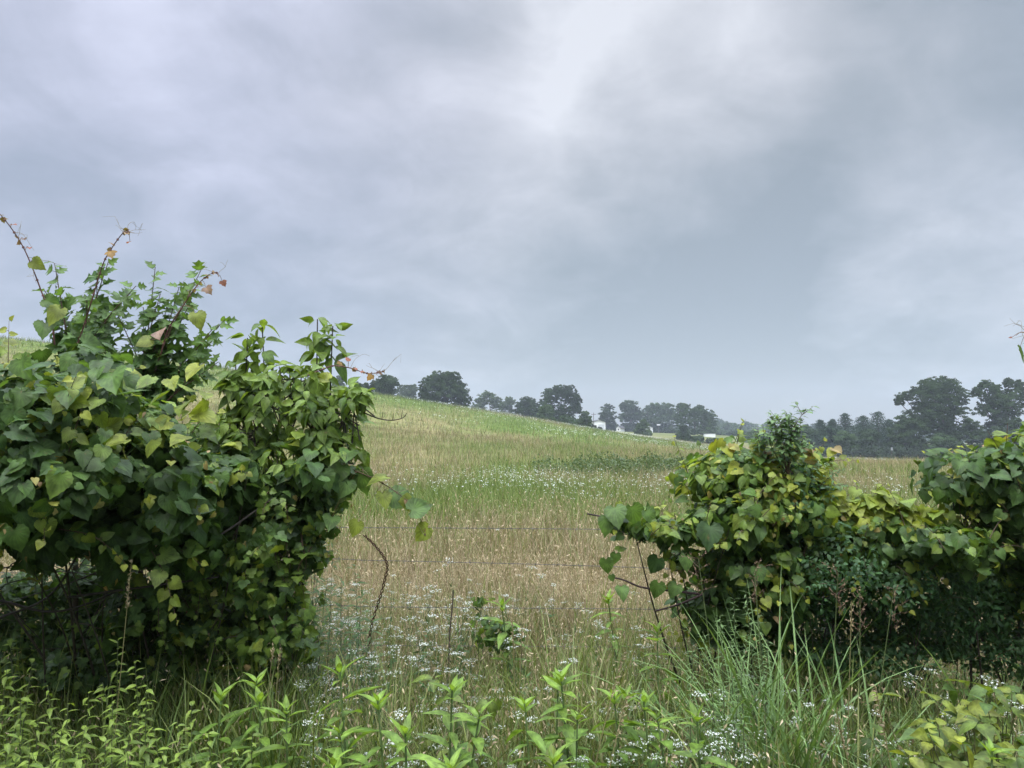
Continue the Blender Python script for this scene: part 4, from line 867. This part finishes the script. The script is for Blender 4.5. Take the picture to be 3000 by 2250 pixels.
for s_ in (0, math.pi): tube(m, q+np.stack([.006*np.cos(u+s_), .006*np.sin(u+s_), 0*u], -1), .0034, .003, (.1,)*3, 5)
o = m.build('loose_wire', M_RUST, None, origin=q[-1]); tag(o, 'twisted dark rusty wire hanging loose over the strands beside the left mound', 'wire')
q = W([1328, 1326, 1322, 1318], [1728, 1770, 1810, 1850], 4.3); q[-1, 2] = max(0, q[-1, 2]); m = MB(); tube(m, np.vstack([q, [q[-1, 0]-.02, q[-1, 1], 0]]), .0035, .005, (.08, .065, .05), 6)
o = m.build('dead_stalk', M_STEM, None, origin=(q[-1, 0], q[-1, 1], 0)); tag(o, 'short dark dead stalk standing under the middle wires left of the little vine', 'dead stalk')
# ------------------------------------------------------------------ verge plants
ORD = ['first', 'second', 'third', 'fourth', 'fifth', 'sixth', 'seventh', 'eighth', 'ninth', 'tenth', 'eleventh', 'twelfth', 'thirteenth', 'fourteenth', 'fifteenth', 'sixteenth', 'seventeenth', 'eighteenth', 'nineteenth', 'twentieth',
       'twenty first', 'twenty second', 'twenty third', 'twenty fourth', 'twenty fifth', 'twenty sixth', 'twenty seventh', 'twenty eighth', 'twenty ninth', 'thirtieth', 'thirty first', 'thirty second', 'thirty third', 'thirty fourth', 'thirty fifth', 'thirty sixth', 'thirty seventh', 'thirty eighth']
L0 = np.array([.08, .155, .032]); L1 = np.array([.18, .28, .045])
def lance_weed(h, seed):
    t = thing('lance_leaved_weed', 'x', 'weed', (0, 0, 0)); m = MB(); ms = MB(); bend = R.normal(0, .03, 2)
    z = np.linspace(0, h, 9); cx = bend[0]*(z/h)**2; cy_ = bend[1]*(z/h)**2; P_ = np.stack([cx, cy_, z], -1); tube(ms, P_, .005, .003, (.10, .15, .05), 6)
    nodes = np.concatenate([np.arange(h*.25, h*.93, .05), [h*.95, h*.97, h*.985]]); k = len(nodes)
    for i, zz in enumerate(nodes):
        b0 = np.array([np.interp(zz, z, cx), np.interp(zz, z, cy_), zz]); f = zz/h; n_ = 2
        a0 = i*1.57+R.normal(0, .25)+seed
        for j in range(n_):
            a_ = a0+j*math.pi; top = i >= k-3; elv = (-.15+R.normal(0, .2)) if not top else (.9+.5*(i-k+3))
            if not top: elv += .5*max(0, f-.6)*2
            dr = np.array([math.cos(a_), math.sin(a_), elv]); s = R.uniform(.07, .13)*(1. if not top else .75-.12*(i-k+3))*(.75+.35*min(1, f*1.2))
            nn = UP*1.2-np.array([math.cos(a_), math.sin(a_), 0])*(elv if top else .1)+rv(1)[0]*.15
            place_mix(m, T_LAN, b0[None], nn[None], dr[None], s, (L0+(L1-L0)*np.clip(f**2.5+R.normal(0, .12), 0, 1))[None], 1.35)
    m.build('foliage', M_LEAF, t); ms.build('stem', M_STEM, t); return t
LW = [(1085, 1965, 2.75), (1150, 2055, 2.6), (1270, 1985, 2.75), (1355, 2075, 2.65), (1200, 2130, 2.45), (1310, 2190, 2.4), (1080, 2150, 2.45), (1690, 1965, 2.9), (1620, 2010, 2.8), (1745, 2050, 2.7), (1830, 2035, 2.8), (1560, 2080, 2.7), (1690, 2120, 2.55),
      (1600, 2210, 2.4), (2085, 2080, 2.6), (850, 2060, 2.7), (700, 1985, 2.9), (780, 2050, 2.75), (630, 2050, 2.7), (1905, 2060, 2.7), (1970, 2120, 2.6), (980, 2230, 2.35), (2850, 2210, 2.35), (1930, 1850, 3.4), (1500, 1760, 4.1), (1830, 1740, 4.4)]
LW.sort(key=lambda a: a[0]); protos = {}
for i, (px, py, d) in enumerate(LW):
    tp = W(px, py, d); gz = float(ground(tp[0], d)); h = tp[2]-gz; key = i % 6
    lb = f'bright green lance leaved weed, {ORD[i]} from the left'; loc = (tp[0], d, gz)
    if key not in protos:
        o = protos[key] = (lance_weed(h, R.random()*6), h); o[0].location = loc; o[0].rotation_euler[2] = 0; o[0]['label'] = lb; o[0]['group'] = 'lance leaved weeds on the verge'
    else: copy_tree(protos[key][0], loc, R.uniform(0, 6.28), h/protos[key][1], lb, 'lance leaved weeds on the verge')
# broad bladed grass clumps
def grass_clump(px, d, n, L, wdt, label, heads=0, lean=.25, bend=(.3, 1.9), spread=.07):
    x = W(px, 1290, d)[0]; gz = float(ground(x, d)); t = thing('grass_clump', label, 'grass clump', (x, d, gz), 'broad bladed grass clumps on the verge')
    m = MB(); p = rv(n, spread)*[1, .7, 0]; c = mixc(np.array([.085, .16, .045]), np.array([.17, .26, .085]), R.random(n))
    blades(m, p, R.uniform(*L, n), R.uniform(.45, 1.2, n)*wdt, R.uniform(0, 6.28, n), abs(R.normal(0, lean, n)), R.uniform(*bend, n), c, 9, face=.9)
    # pale midrib
    m.build('blades', M_GRASS, t)
    if heads:
        ms = MB()
        for i in range(heads):
            a_ = R.uniform(0, 6.28); h = L[1]*R.uniform(.85, 1.12); dr = np.array([math.cos(a_)*.16, math.sin(a_)*.12, 1]); e = dr*h
            pth = smooth_path([[0, 0, 0], e*.5+[0, 0, .02], e], 5); tube(ms, pth, .0028, .0012, (.12, .16, .06), 4)
            for j in range(14):
                q = pth[-1]-[0, 0, .012*j]; b_ = q+np.array([R.normal(0, .035), R.normal(0, .035), R.uniform(.01, .05)]); tube(ms, [q, b_], .001, .0005, (.18, .11, .08), 3)
                k = 6; pp = q+(b_-q)*R.uniform(.3, 1, (k, 1)); place(ms, S_LAN, pp, rv(k), rv(k, .4)+(b_-q)*20, .011, np.array([.22, .16, .10])*R.uniform(.8, 1.3, (k, 1)), 1.5)
        ms.build('seed_head', M_DRY, t)
    return t
for a_ in ((2235, 3.05, 85, (.7, 1.25), .015, 'tallest broad bladed grass clump in front of the right grapevine mound', 1, .32, (.3, 2.1)), (2130, 3.1, 60, (.5, 1.0), .013, 'upright grass clump just left of the tallest clump', 1, .25, (.3, 2.1)),
           (2380, 2.95, 50, (.5, 1.0), .015, 'arching grass clump just right of the tallest clump', 1, .35, (.5, 2.)), (2480, 3.1, 24, (.5, 1.05), .012, 'loose grass clump with purplish seed heads before the dark small leaved shrub', 2, .3, (.3, 1.5)),
           (2330, 2.7, 34, (.4, .75), .016, 'wide bladed clump low in front of the tallest clump', 0, .4, (.8, 2.3)), (2890, 3.0, 34, (.5, .95), .016, 'arching grass clump under the far right grapevine', 0, .35, (.6, 2.2)), (2960, 2.9, 16, (.35, .7), .014, 'low grass clump at the right corner', 0, .4, (.6, 2.2)),
           (2700, 3.0, 14, (.3, .6), .010, 'thin grass clump before the shaded foot of the right mound', 0, .4, (.4, 2.)), (600, 2.8, 30, (.4, .8), .017, 'arching bluish grass clump in front of the creeper', 0, .4, (.8, 2.2)), (510, 2.75, 12, (.3, .6), .014, 'small grass clump left of the arching bluish one', 0, .4, (.8, 2.2)),
           (1640, 2.6, 11, (.4, .62), .016, 'narrow clump of folded blades in the middle of the bottom verge', 0, .08, (.3, 3.)), (1690, 2.55, 8, (.35, .55), .016, 'second clump of folded blades right of the first', 0, .1, (.3, 3.)), (1480, 2.7, 7, (.4, .62), .016, 'few tall blades rising from the middle flower patch', 0, .12, (.1, .5)),
           (860, 2.55, 10, (.3, .6), .015, 'curving blades at the bottom left of the flower patch', 0, .4, (.8, 2.2)), (170, 2.7, 12, (.35, .6), .014, 'grass clump among the small leaved forbs at lower left', 0, .3, (.4, 1.8)), (1110, 4.0, 14, (.4, .7), .010, 'thin grass tuft at the foot of the loose rusty wire', 0, .3, (.3, 1.)),
           (2030, 3.3, 14, (.4, .8), .010, 'thin bladed tuft at the left foot of the right mound', 0, .3, (.3, 1.5)), (2600, 2.6, 12, (.3, .55), .012, 'low arching blades right of the bottom middle', 0, .4, (.8, 2.2)), (340, 2.45, 8, (.3, .5), .016, 'short wide blades at the bottom left edge', 0, .5, (.8, 2.))): grass_clump(*a_[:6], *a_[6:])
for i, (px, d, n_, h) in enumerate(((60, 3.5, 26, .6), (220, 3.6, 24, .55), (380, 3.5, 28, .6), (520, 3.6, 22, .55), (700, 3.5, 26, .6), (840, 3.45, 26, .65), (2040, 3.6, 24, .7), (2300, 3.6, 28, .6), (2450, 3.6, 26, .6), (2580, 3.55, 28, .6), (2700, 3.5, 28, .65), (2820, 3.55, 28, .7), (2940, 3.4, 26, .7), (960, 3.0, 18, .5), (1250, 3.2, 16, .5), (1900, 3.0, 24, .6), (1980, 2.75, 26, .6), (2600, 2.9, 22, .6), (2760, 2.75, 20, .5), (420, 2.6, 18, .5), (720, 2.6, 18, .45), (1560, 3.1, 16, .5), (1780, 3.2, 18, .5))):
    grass_clump(px, d, int(n_*1.6), (h*.5, h*1.1), .0095, f'thin green grass tuft at the hedge foot, {ORD[i]} of the tufts' if i < 13 else f'thin green grass tuft in the open verge, {ORD[i-13]} of the tufts', 0, .35, (.3, 1.9), .09)
# feathery and narrow leaved stems
def stemmy(name, cat, label, group, px, top, d, Ts, s, gap, c0, c1, droop=0., wid=1., lean=.03, opp=True, r=.003):
    tp = W(px, top, d); gz = float(ground(tp[0], d)); o_ = np.array([tp[0]+R.normal(0, lean), d, gz]); t = thing(name, label, cat, o_, group); m = MB(); ms = MB()
    leafy_shoot(m, ms, [o_, o_*.5+tp*.5+rv(1)[0]*.015, tp], Ts, s, s*.55, gap, np.array(c0), np.array(c1), r, droop, opp, .15, wid, 0, (.09, .11, .05))
    m.build('foliage', M_LEAF, t, origin=o_); ms.build('stem', M_STEM, t, origin=o_)
for i, (px, top, d) in enumerate(sorted([(2060, 1850, 3.1), (2110, 1800, 3.1), (2150, 1755, 3.15), (2185, 1730, 3.15), (2220, 1790, 3.05), (2140, 1880, 2.95), (2190, 1860, 2.9), (2250, 1880, 2.95), (2090, 1930, 2.9), (2170, 1960, 2.8), (2030, 1900, 3.0), (2120, 2010, 2.75)])):
    stemmy('feathery_forb', 'forb', f'feathery forb beside the tallest grass clump, {ORD[i]} from the left', 'feathery forbs by the tallest grass clump', px, top, d, [S_THIN, S_LAN], .055, .011, (.08, .15, .05), (.14, .22, .08), -.3)
for i, (px, top, d) in enumerate(sorted([(905, 1545, 4.1), (940, 1560, 4.1), (975, 1600, 4.0), (925, 1640, 3.9), (1000, 1690, 3.95), (1040, 1650, 4.1), (1060, 1720, 3.95), (960, 1700, 3.8), (1085, 1760, 3.9), (890, 1690, 3.9), (1020, 1780, 3.8)])):
    stemmy('narrow_leaved_weed', 'weed', f'dark narrow leaved weed beside the loose wire, {ORD[i]} from the left', 'narrow leaved weeds by the loose wire', px, top, d, [S_LAN, S_THIN], .115, .022, (.06, .12, .04), (.10, .17, .055), -.15, .9)
sf = [(30, 1865, 2.9), (95, 1935, 2.8), (345, 1875, 2.95), (395, 1935, 2.8), (20, 1960, 2.7), (140, 2010, 2.7), (60, 2040, 2.6), (200, 2060, 2.6), (260, 2030, 2.7), (330, 2060, 2.6), (390, 2090, 2.5), (450, 2130, 2.5), (110, 2100, 2.5), (180, 2140, 2.45), (250, 2130, 2.5), (20, 2150, 2.4), (310, 2170, 2.4), (370, 2190, 2.4), (90, 2190, 2.35), (520, 2110, 2.5), (480, 2200, 2.35), (430, 2010, 2.7), (230, 2210, 2.3), (150, 2230, 2.3), (300, 2000, 2.75), (560, 2060, 2.6), (610, 2150, 2.45), (680, 2190, 2.4), (740, 2150, 2.45)]
for i, (px, top, d) in enumerate(sorted(sf)):
    stemmy('goldenrod_shoot', 'forb', f'yellow green small leaved shoot, {ORD[i]} from the left edge', 'small leaved shoots at the lower left', px, top, d, [T_OV[0], T_OV[1], T_LAN[0], T_LAN[1]], .062, .012, (.08, .15, .032), (.20, .28, .05), -.1, 1.0, .06, False)
# three leaflet plants at the lower right
def trifoliate(px, top, d, n, label):
    tp = W(px, top, d); gz = float(ground(tp[0], d)); o_ = np.array([tp[0], d, gz]); t = thing('three_leaflet_plant', label, 'weed', o_, 'three leaflet plants at the lower right'); m = MB(); ms = MB()
    for i in range(n):
        e = o_+np.array([R.normal(0, .11), R.normal(0, .09), (tp[2]-gz)*R.uniform(.55, 1.)]); tube(ms, smooth_path([o_, (o_+e)/2+rv(1)[0]*.02, e], 4), .0025, .0015, (.12, .12, .05), 4)
        a0 = R.uniform(0, 6.28); c = mixc(VM*.9, VY*.9, R.random()**1.8*np.interp(e[2], [gz, tp[2]], [.2, 1.]))
        for da, s in ((0, .068), (1.9, .055), (-1.9, .055)):
            dr = np.array([math.cos(a0+da), math.sin(a0+da), -.25]); place_mix(m, T_OV, (e+dr*.01)[None], (UP+[0, -.35, 0]+rv(1)[0]*.4)[None], dr[None]+rv(1, .25), s*R.uniform(.8, 1.3), (c*R.uniform(.8, 1.1))[None], 1.35)
    m.build('foliage', M_LEAF, t, origin=o_); ms.build('stem', M_STEM, t, origin=o_)
for a_ in ((2890, 2010, 2.75, 34, 'brightest yellow green three leaflet plant at the lower right'), (2790, 2050, 2.7, 24, 'three leaflet plant left of the brightest one'), (2950, 2130, 2.5, 30, 'darker three leaflet plant below the brightest one at the corner'), (2740, 2160, 2.5, 12, 'low three leaflet plant at the bottom right'), (1610, 2180, 2.5, 2, 'single broad round leaf low in the middle of the verge'), (1340, 1940, 3.2, 8, 'pale three leaflet plant inside the white flower patch')): trifoliate(*a_)
# mixed low leaves filling the verge
m = MB(); k = 46000; x, y = cone_pts(k, 1.4, 5.6, -200, 3200); X = 1500+F*x/y
dn = np.interp(y, [1.6, 3., 4.5, 5.6], [1, .8, .5, .1])*np.where((X < 900) | (X > 1900), 1, .6); kp = R.random(k) < dn*np.clip(fb(x*2, y*2, 2)*2.2-.4, .1, 1); x, y = x[kp], y[kp]; k = len(x)
z = ground(x, y)+R.uniform(.05, .42, k)*np.interp(y, [1.6, 3, 5], [1.1, 1, .7]); nf = 3
p = np.repeat(np.stack([x, y, z], -1), nf, 0)+rv(k*nf, .02)
c = np.repeat(mixc(np.array([.06, .12, .032]), np.array([.14, .21, .045]), R.random(k)), nf, 0)*R.uniform(.8, 1.2, (k*nf, 1))
place_mix(m, [S_ELL, S_LAN], p, UP+rv(k*nf, .5)+[0, -.3, 0], rv(k*nf)*[1, 1, .3], R.uniform(.02, .055, k*nf), c)
tag(m.build('ground_cover', M_LEAF), 'low mixed leafy ground cover of the verge', 'ground cover', kind='stuff')
# white umbel flowers
def umbel_plant(h):
    t = thing('umbel_wildflower', 'x', 'wildflower', (0, 0, 0)); ms = MB(); heads = []
    top = np.array([R.normal(0, .03), R.normal(0, .03), h]); pth = smooth_path([[0, 0, 0], top*.5+rv(1)[0]*.01, top], 5); cg = (.10, .15, .06)
    tube(ms, pth, .0022, .0013, cg, 4); heads.append(top)
    for j in range(R.integers(2, 5)):
        b0 = pth[int(len(pth)*R.uniform(.35, .8))]; a_ = R.uniform(0, 6.28); e = np.array([b0[0]+math.cos(a_)*R.uniform(.05, .11), b0[1]+math.sin(a_)*R.uniform(.05, .11), h*R.uniform(.8, 1.02)])
        tube(ms, smooth_path([b0, (b0+e)/2+np.array([math.cos(a_), math.sin(a_), -.4])*.02, e], 4), .0014, .001, cg, 3); heads.append(e)
    k = 26; i = R.integers(2, len(pth)-3, k); place(ms, S_THIN, pth[i], rv(k)+UP, rv(k)*[1, 1, .3]+[0, 0, .3], R.uniform(.03, .06, k), np.array([.06, .115, .04]), 2.5)
    ms.build('stem', M_STEM, t)
    for e in heads:
        m = MB(); n_ = R.integers(6, 11); rr = R.uniform(.016, .032)
        for q in range(n_):
            a_ = q*2.4; rd_ = rr*math.sqrt((q+.5)/n_)*1.15; u = e+np.array([math.cos(a_)*rd_, math.sin(a_)*rd_, .018-rd_*.25+R.normal(0, .004)]); tube(m, [e, u], .0006, .0005, (.2, .26, .12), 3)
            k = 5; pp = u+rv(k)*[.003, .003, .0016]; chips(m, pp, rv(k, .5)+UP+[0, -.4, 0], R.uniform(.004, .0065, k), np.array([.66, .69, .62])*R.uniform(.85, 1.05, (k, 1)))
        m.build('flower_head', M_FLOW, t, False)
    return t
um = [umbel_plant(h) for h in (.5, .6, .68, .55, .46, .62)]; used = [False]*6; cnt = 0
zones = [(150, 900, 2080, 2.6, 5.9, 'in the fence gap'), (22, 2080, 2950, 2.5, 3.3, 'below the right grapevine mound'), (10, 700, 1000, 2.9, 4.2, 'beside the creeper foot'), (13, 1500, 2150, 2.45, 3.1, 'among the bottom lance leaved weeds')]
for n_, x0, x1, y0, y1, wh in zones:
    j = 0
    while j < n_:
        d = math.sqrt(R.uniform(y0*y0, y1*y1)); X = R.uniform(x0, x1); x = (X-1500)/F*d
        if n_ == 150 and R.random() > np.interp(X, [900, 1000, 1450, 1600, 2080], [.6, 1, 1, .45, .3])*np.interp(d, [2.6, 3, 5, 5.9], [.8, 1, 1, .25]): continue
        i = R.integers(0, 6); lb = f'small white umbel flower {wh}'; gp = f'white umbel flowers {wh}'; loc = (x, d, float(ground(x, d))); sc = R.uniform(.72, 1.08)
        if not used[i]: used[i] = True; um[i].location = loc; um[i]['label'] = lb; um[i]['group'] = gp
        else: copy_tree(um[i], loc, R.uniform(0, 6.28), sc, lb, gp)
        j += 1
# dry seed culms
def culm(px, base, top, d, label, head=.18, arch=.0):
    tp = W(px, top, d); x0 = W(base, 1290, d)[0]; gz = float(ground(x0, d)); o_ = np.array([x0, d, gz]); t = thing('grass_culm', label, 'grass stalk', o_, 'dry seed stalks on the verge'); ms = MB()
    pth = smooth_path([o_, o_*.5+tp*.5+[0, 0, arch*.5+.02], tp*.92+o_*.08+[0, 0, arch*.6], tp], 8); tube(ms, pth, .0025, .001, (.24, .22, .10), 4); ms.build('stem', M_DRY, t, origin=o_)
    m = MB(); L = np.concatenate([[0], np.cumsum(np.linalg.norm(np.diff(pth, axis=0), axis=1))]); k = int(head*420); u = L[-1]-head*R.random(k); P_ = np.stack([np.interp(u, L, pth[:, i]) for i in range(3)], -1); tg = pth[-1]-pth[-6]
    place(m, S_LAN, P_+rv(k, .003), rv(k), nrm(tg[None])+rv(k, .35), R.uniform(.009, .016, k), mixc(BROWN*1.2, TAN, R.random(k)), 1.6); m.build('seed_head', M_DRY, t, origin=o_)
for a_ in ((385, 345, 1645, 2.9, 'tall pale seed stalk standing before the dark foot of the big grapevine', .17), (2495, 2440, 1760, 3.1, 'pinkish seed stalk leaning right before the dark shrub', .12), (1830, 1640, 1915, 2.7, 'arching dry seed stalk over the lance leaved weeds', .16, .05), (2560, 2650, 2010, 2.5, 'pale stalk curving left at the lower right', .2, .05),
           (1975, 1820, 2210, 2.35, 'drooping seed stalk at the bottom edge', .16, .05), (2450, 2560, 2080, 2.45, 'dry stalk leaning left below the wide bladed clump', .14), (800, 770, 1890, 3.1, 'short dry stalk before the creeper', .07), (820, 800, 1900, 3.1, 'second short dry stalk before the creeper', .07), (1500, 1520, 1790, 3.4, 'pale seed stalk in the middle flower patch', .14), (1530, 1510, 1815, 3.4, 'shorter pale seed stalk in the middle flower patch', .12), (1840, 1680, 2040, 2.6, 'lower arching dry seed stalk in the bottom verge', .15, .05)): culm(a_[0], a_[1], a_[2], a_[3], a_[4], *a_[5:])
#%%HAZE
me = bpy.data.meshes.new('haze')
X0, X1, Y0, Y1, Z0, Z1 = -1720, 1720, -60, 1100, -14, 75
me.from_pydata([(X0, Y0, Z0), (X1, Y0, Z0), (X1, Y1, Z0), (X0, Y1, Z0), (X0, Y0, Z1), (X1, Y0, Z1), (X1, Y1, Z1), (X0, Y1, Z1)], [],
               [(0, 3, 2, 1), (4, 5, 6, 7), (0, 1, 5, 4), (1, 2, 6, 5), (2, 3, 7, 6), (3, 0, 4, 7)])
hz = bpy.data.objects.new('haze', me); SC.collection.objects.link(hz)
mh = bpy.data.materials.new('haze'); mh.use_nodes = True; n = NT(mh.node_tree); n.n.clear()
oo = n.node('ShaderNodeOutputMaterial'); vv = n.node('ShaderNodeVolumePrincipled'); vv.inputs['Color'].default_value = (.80, .88, 1., 1); vv.inputs['Density'].default_value = .00042
n.l.new(vv.outputs[0], oo.inputs['Volume']); me.materials.append(mh)
tag(hz, 'thin pale humid haze over the far trees', 'haze', kind='stuff')
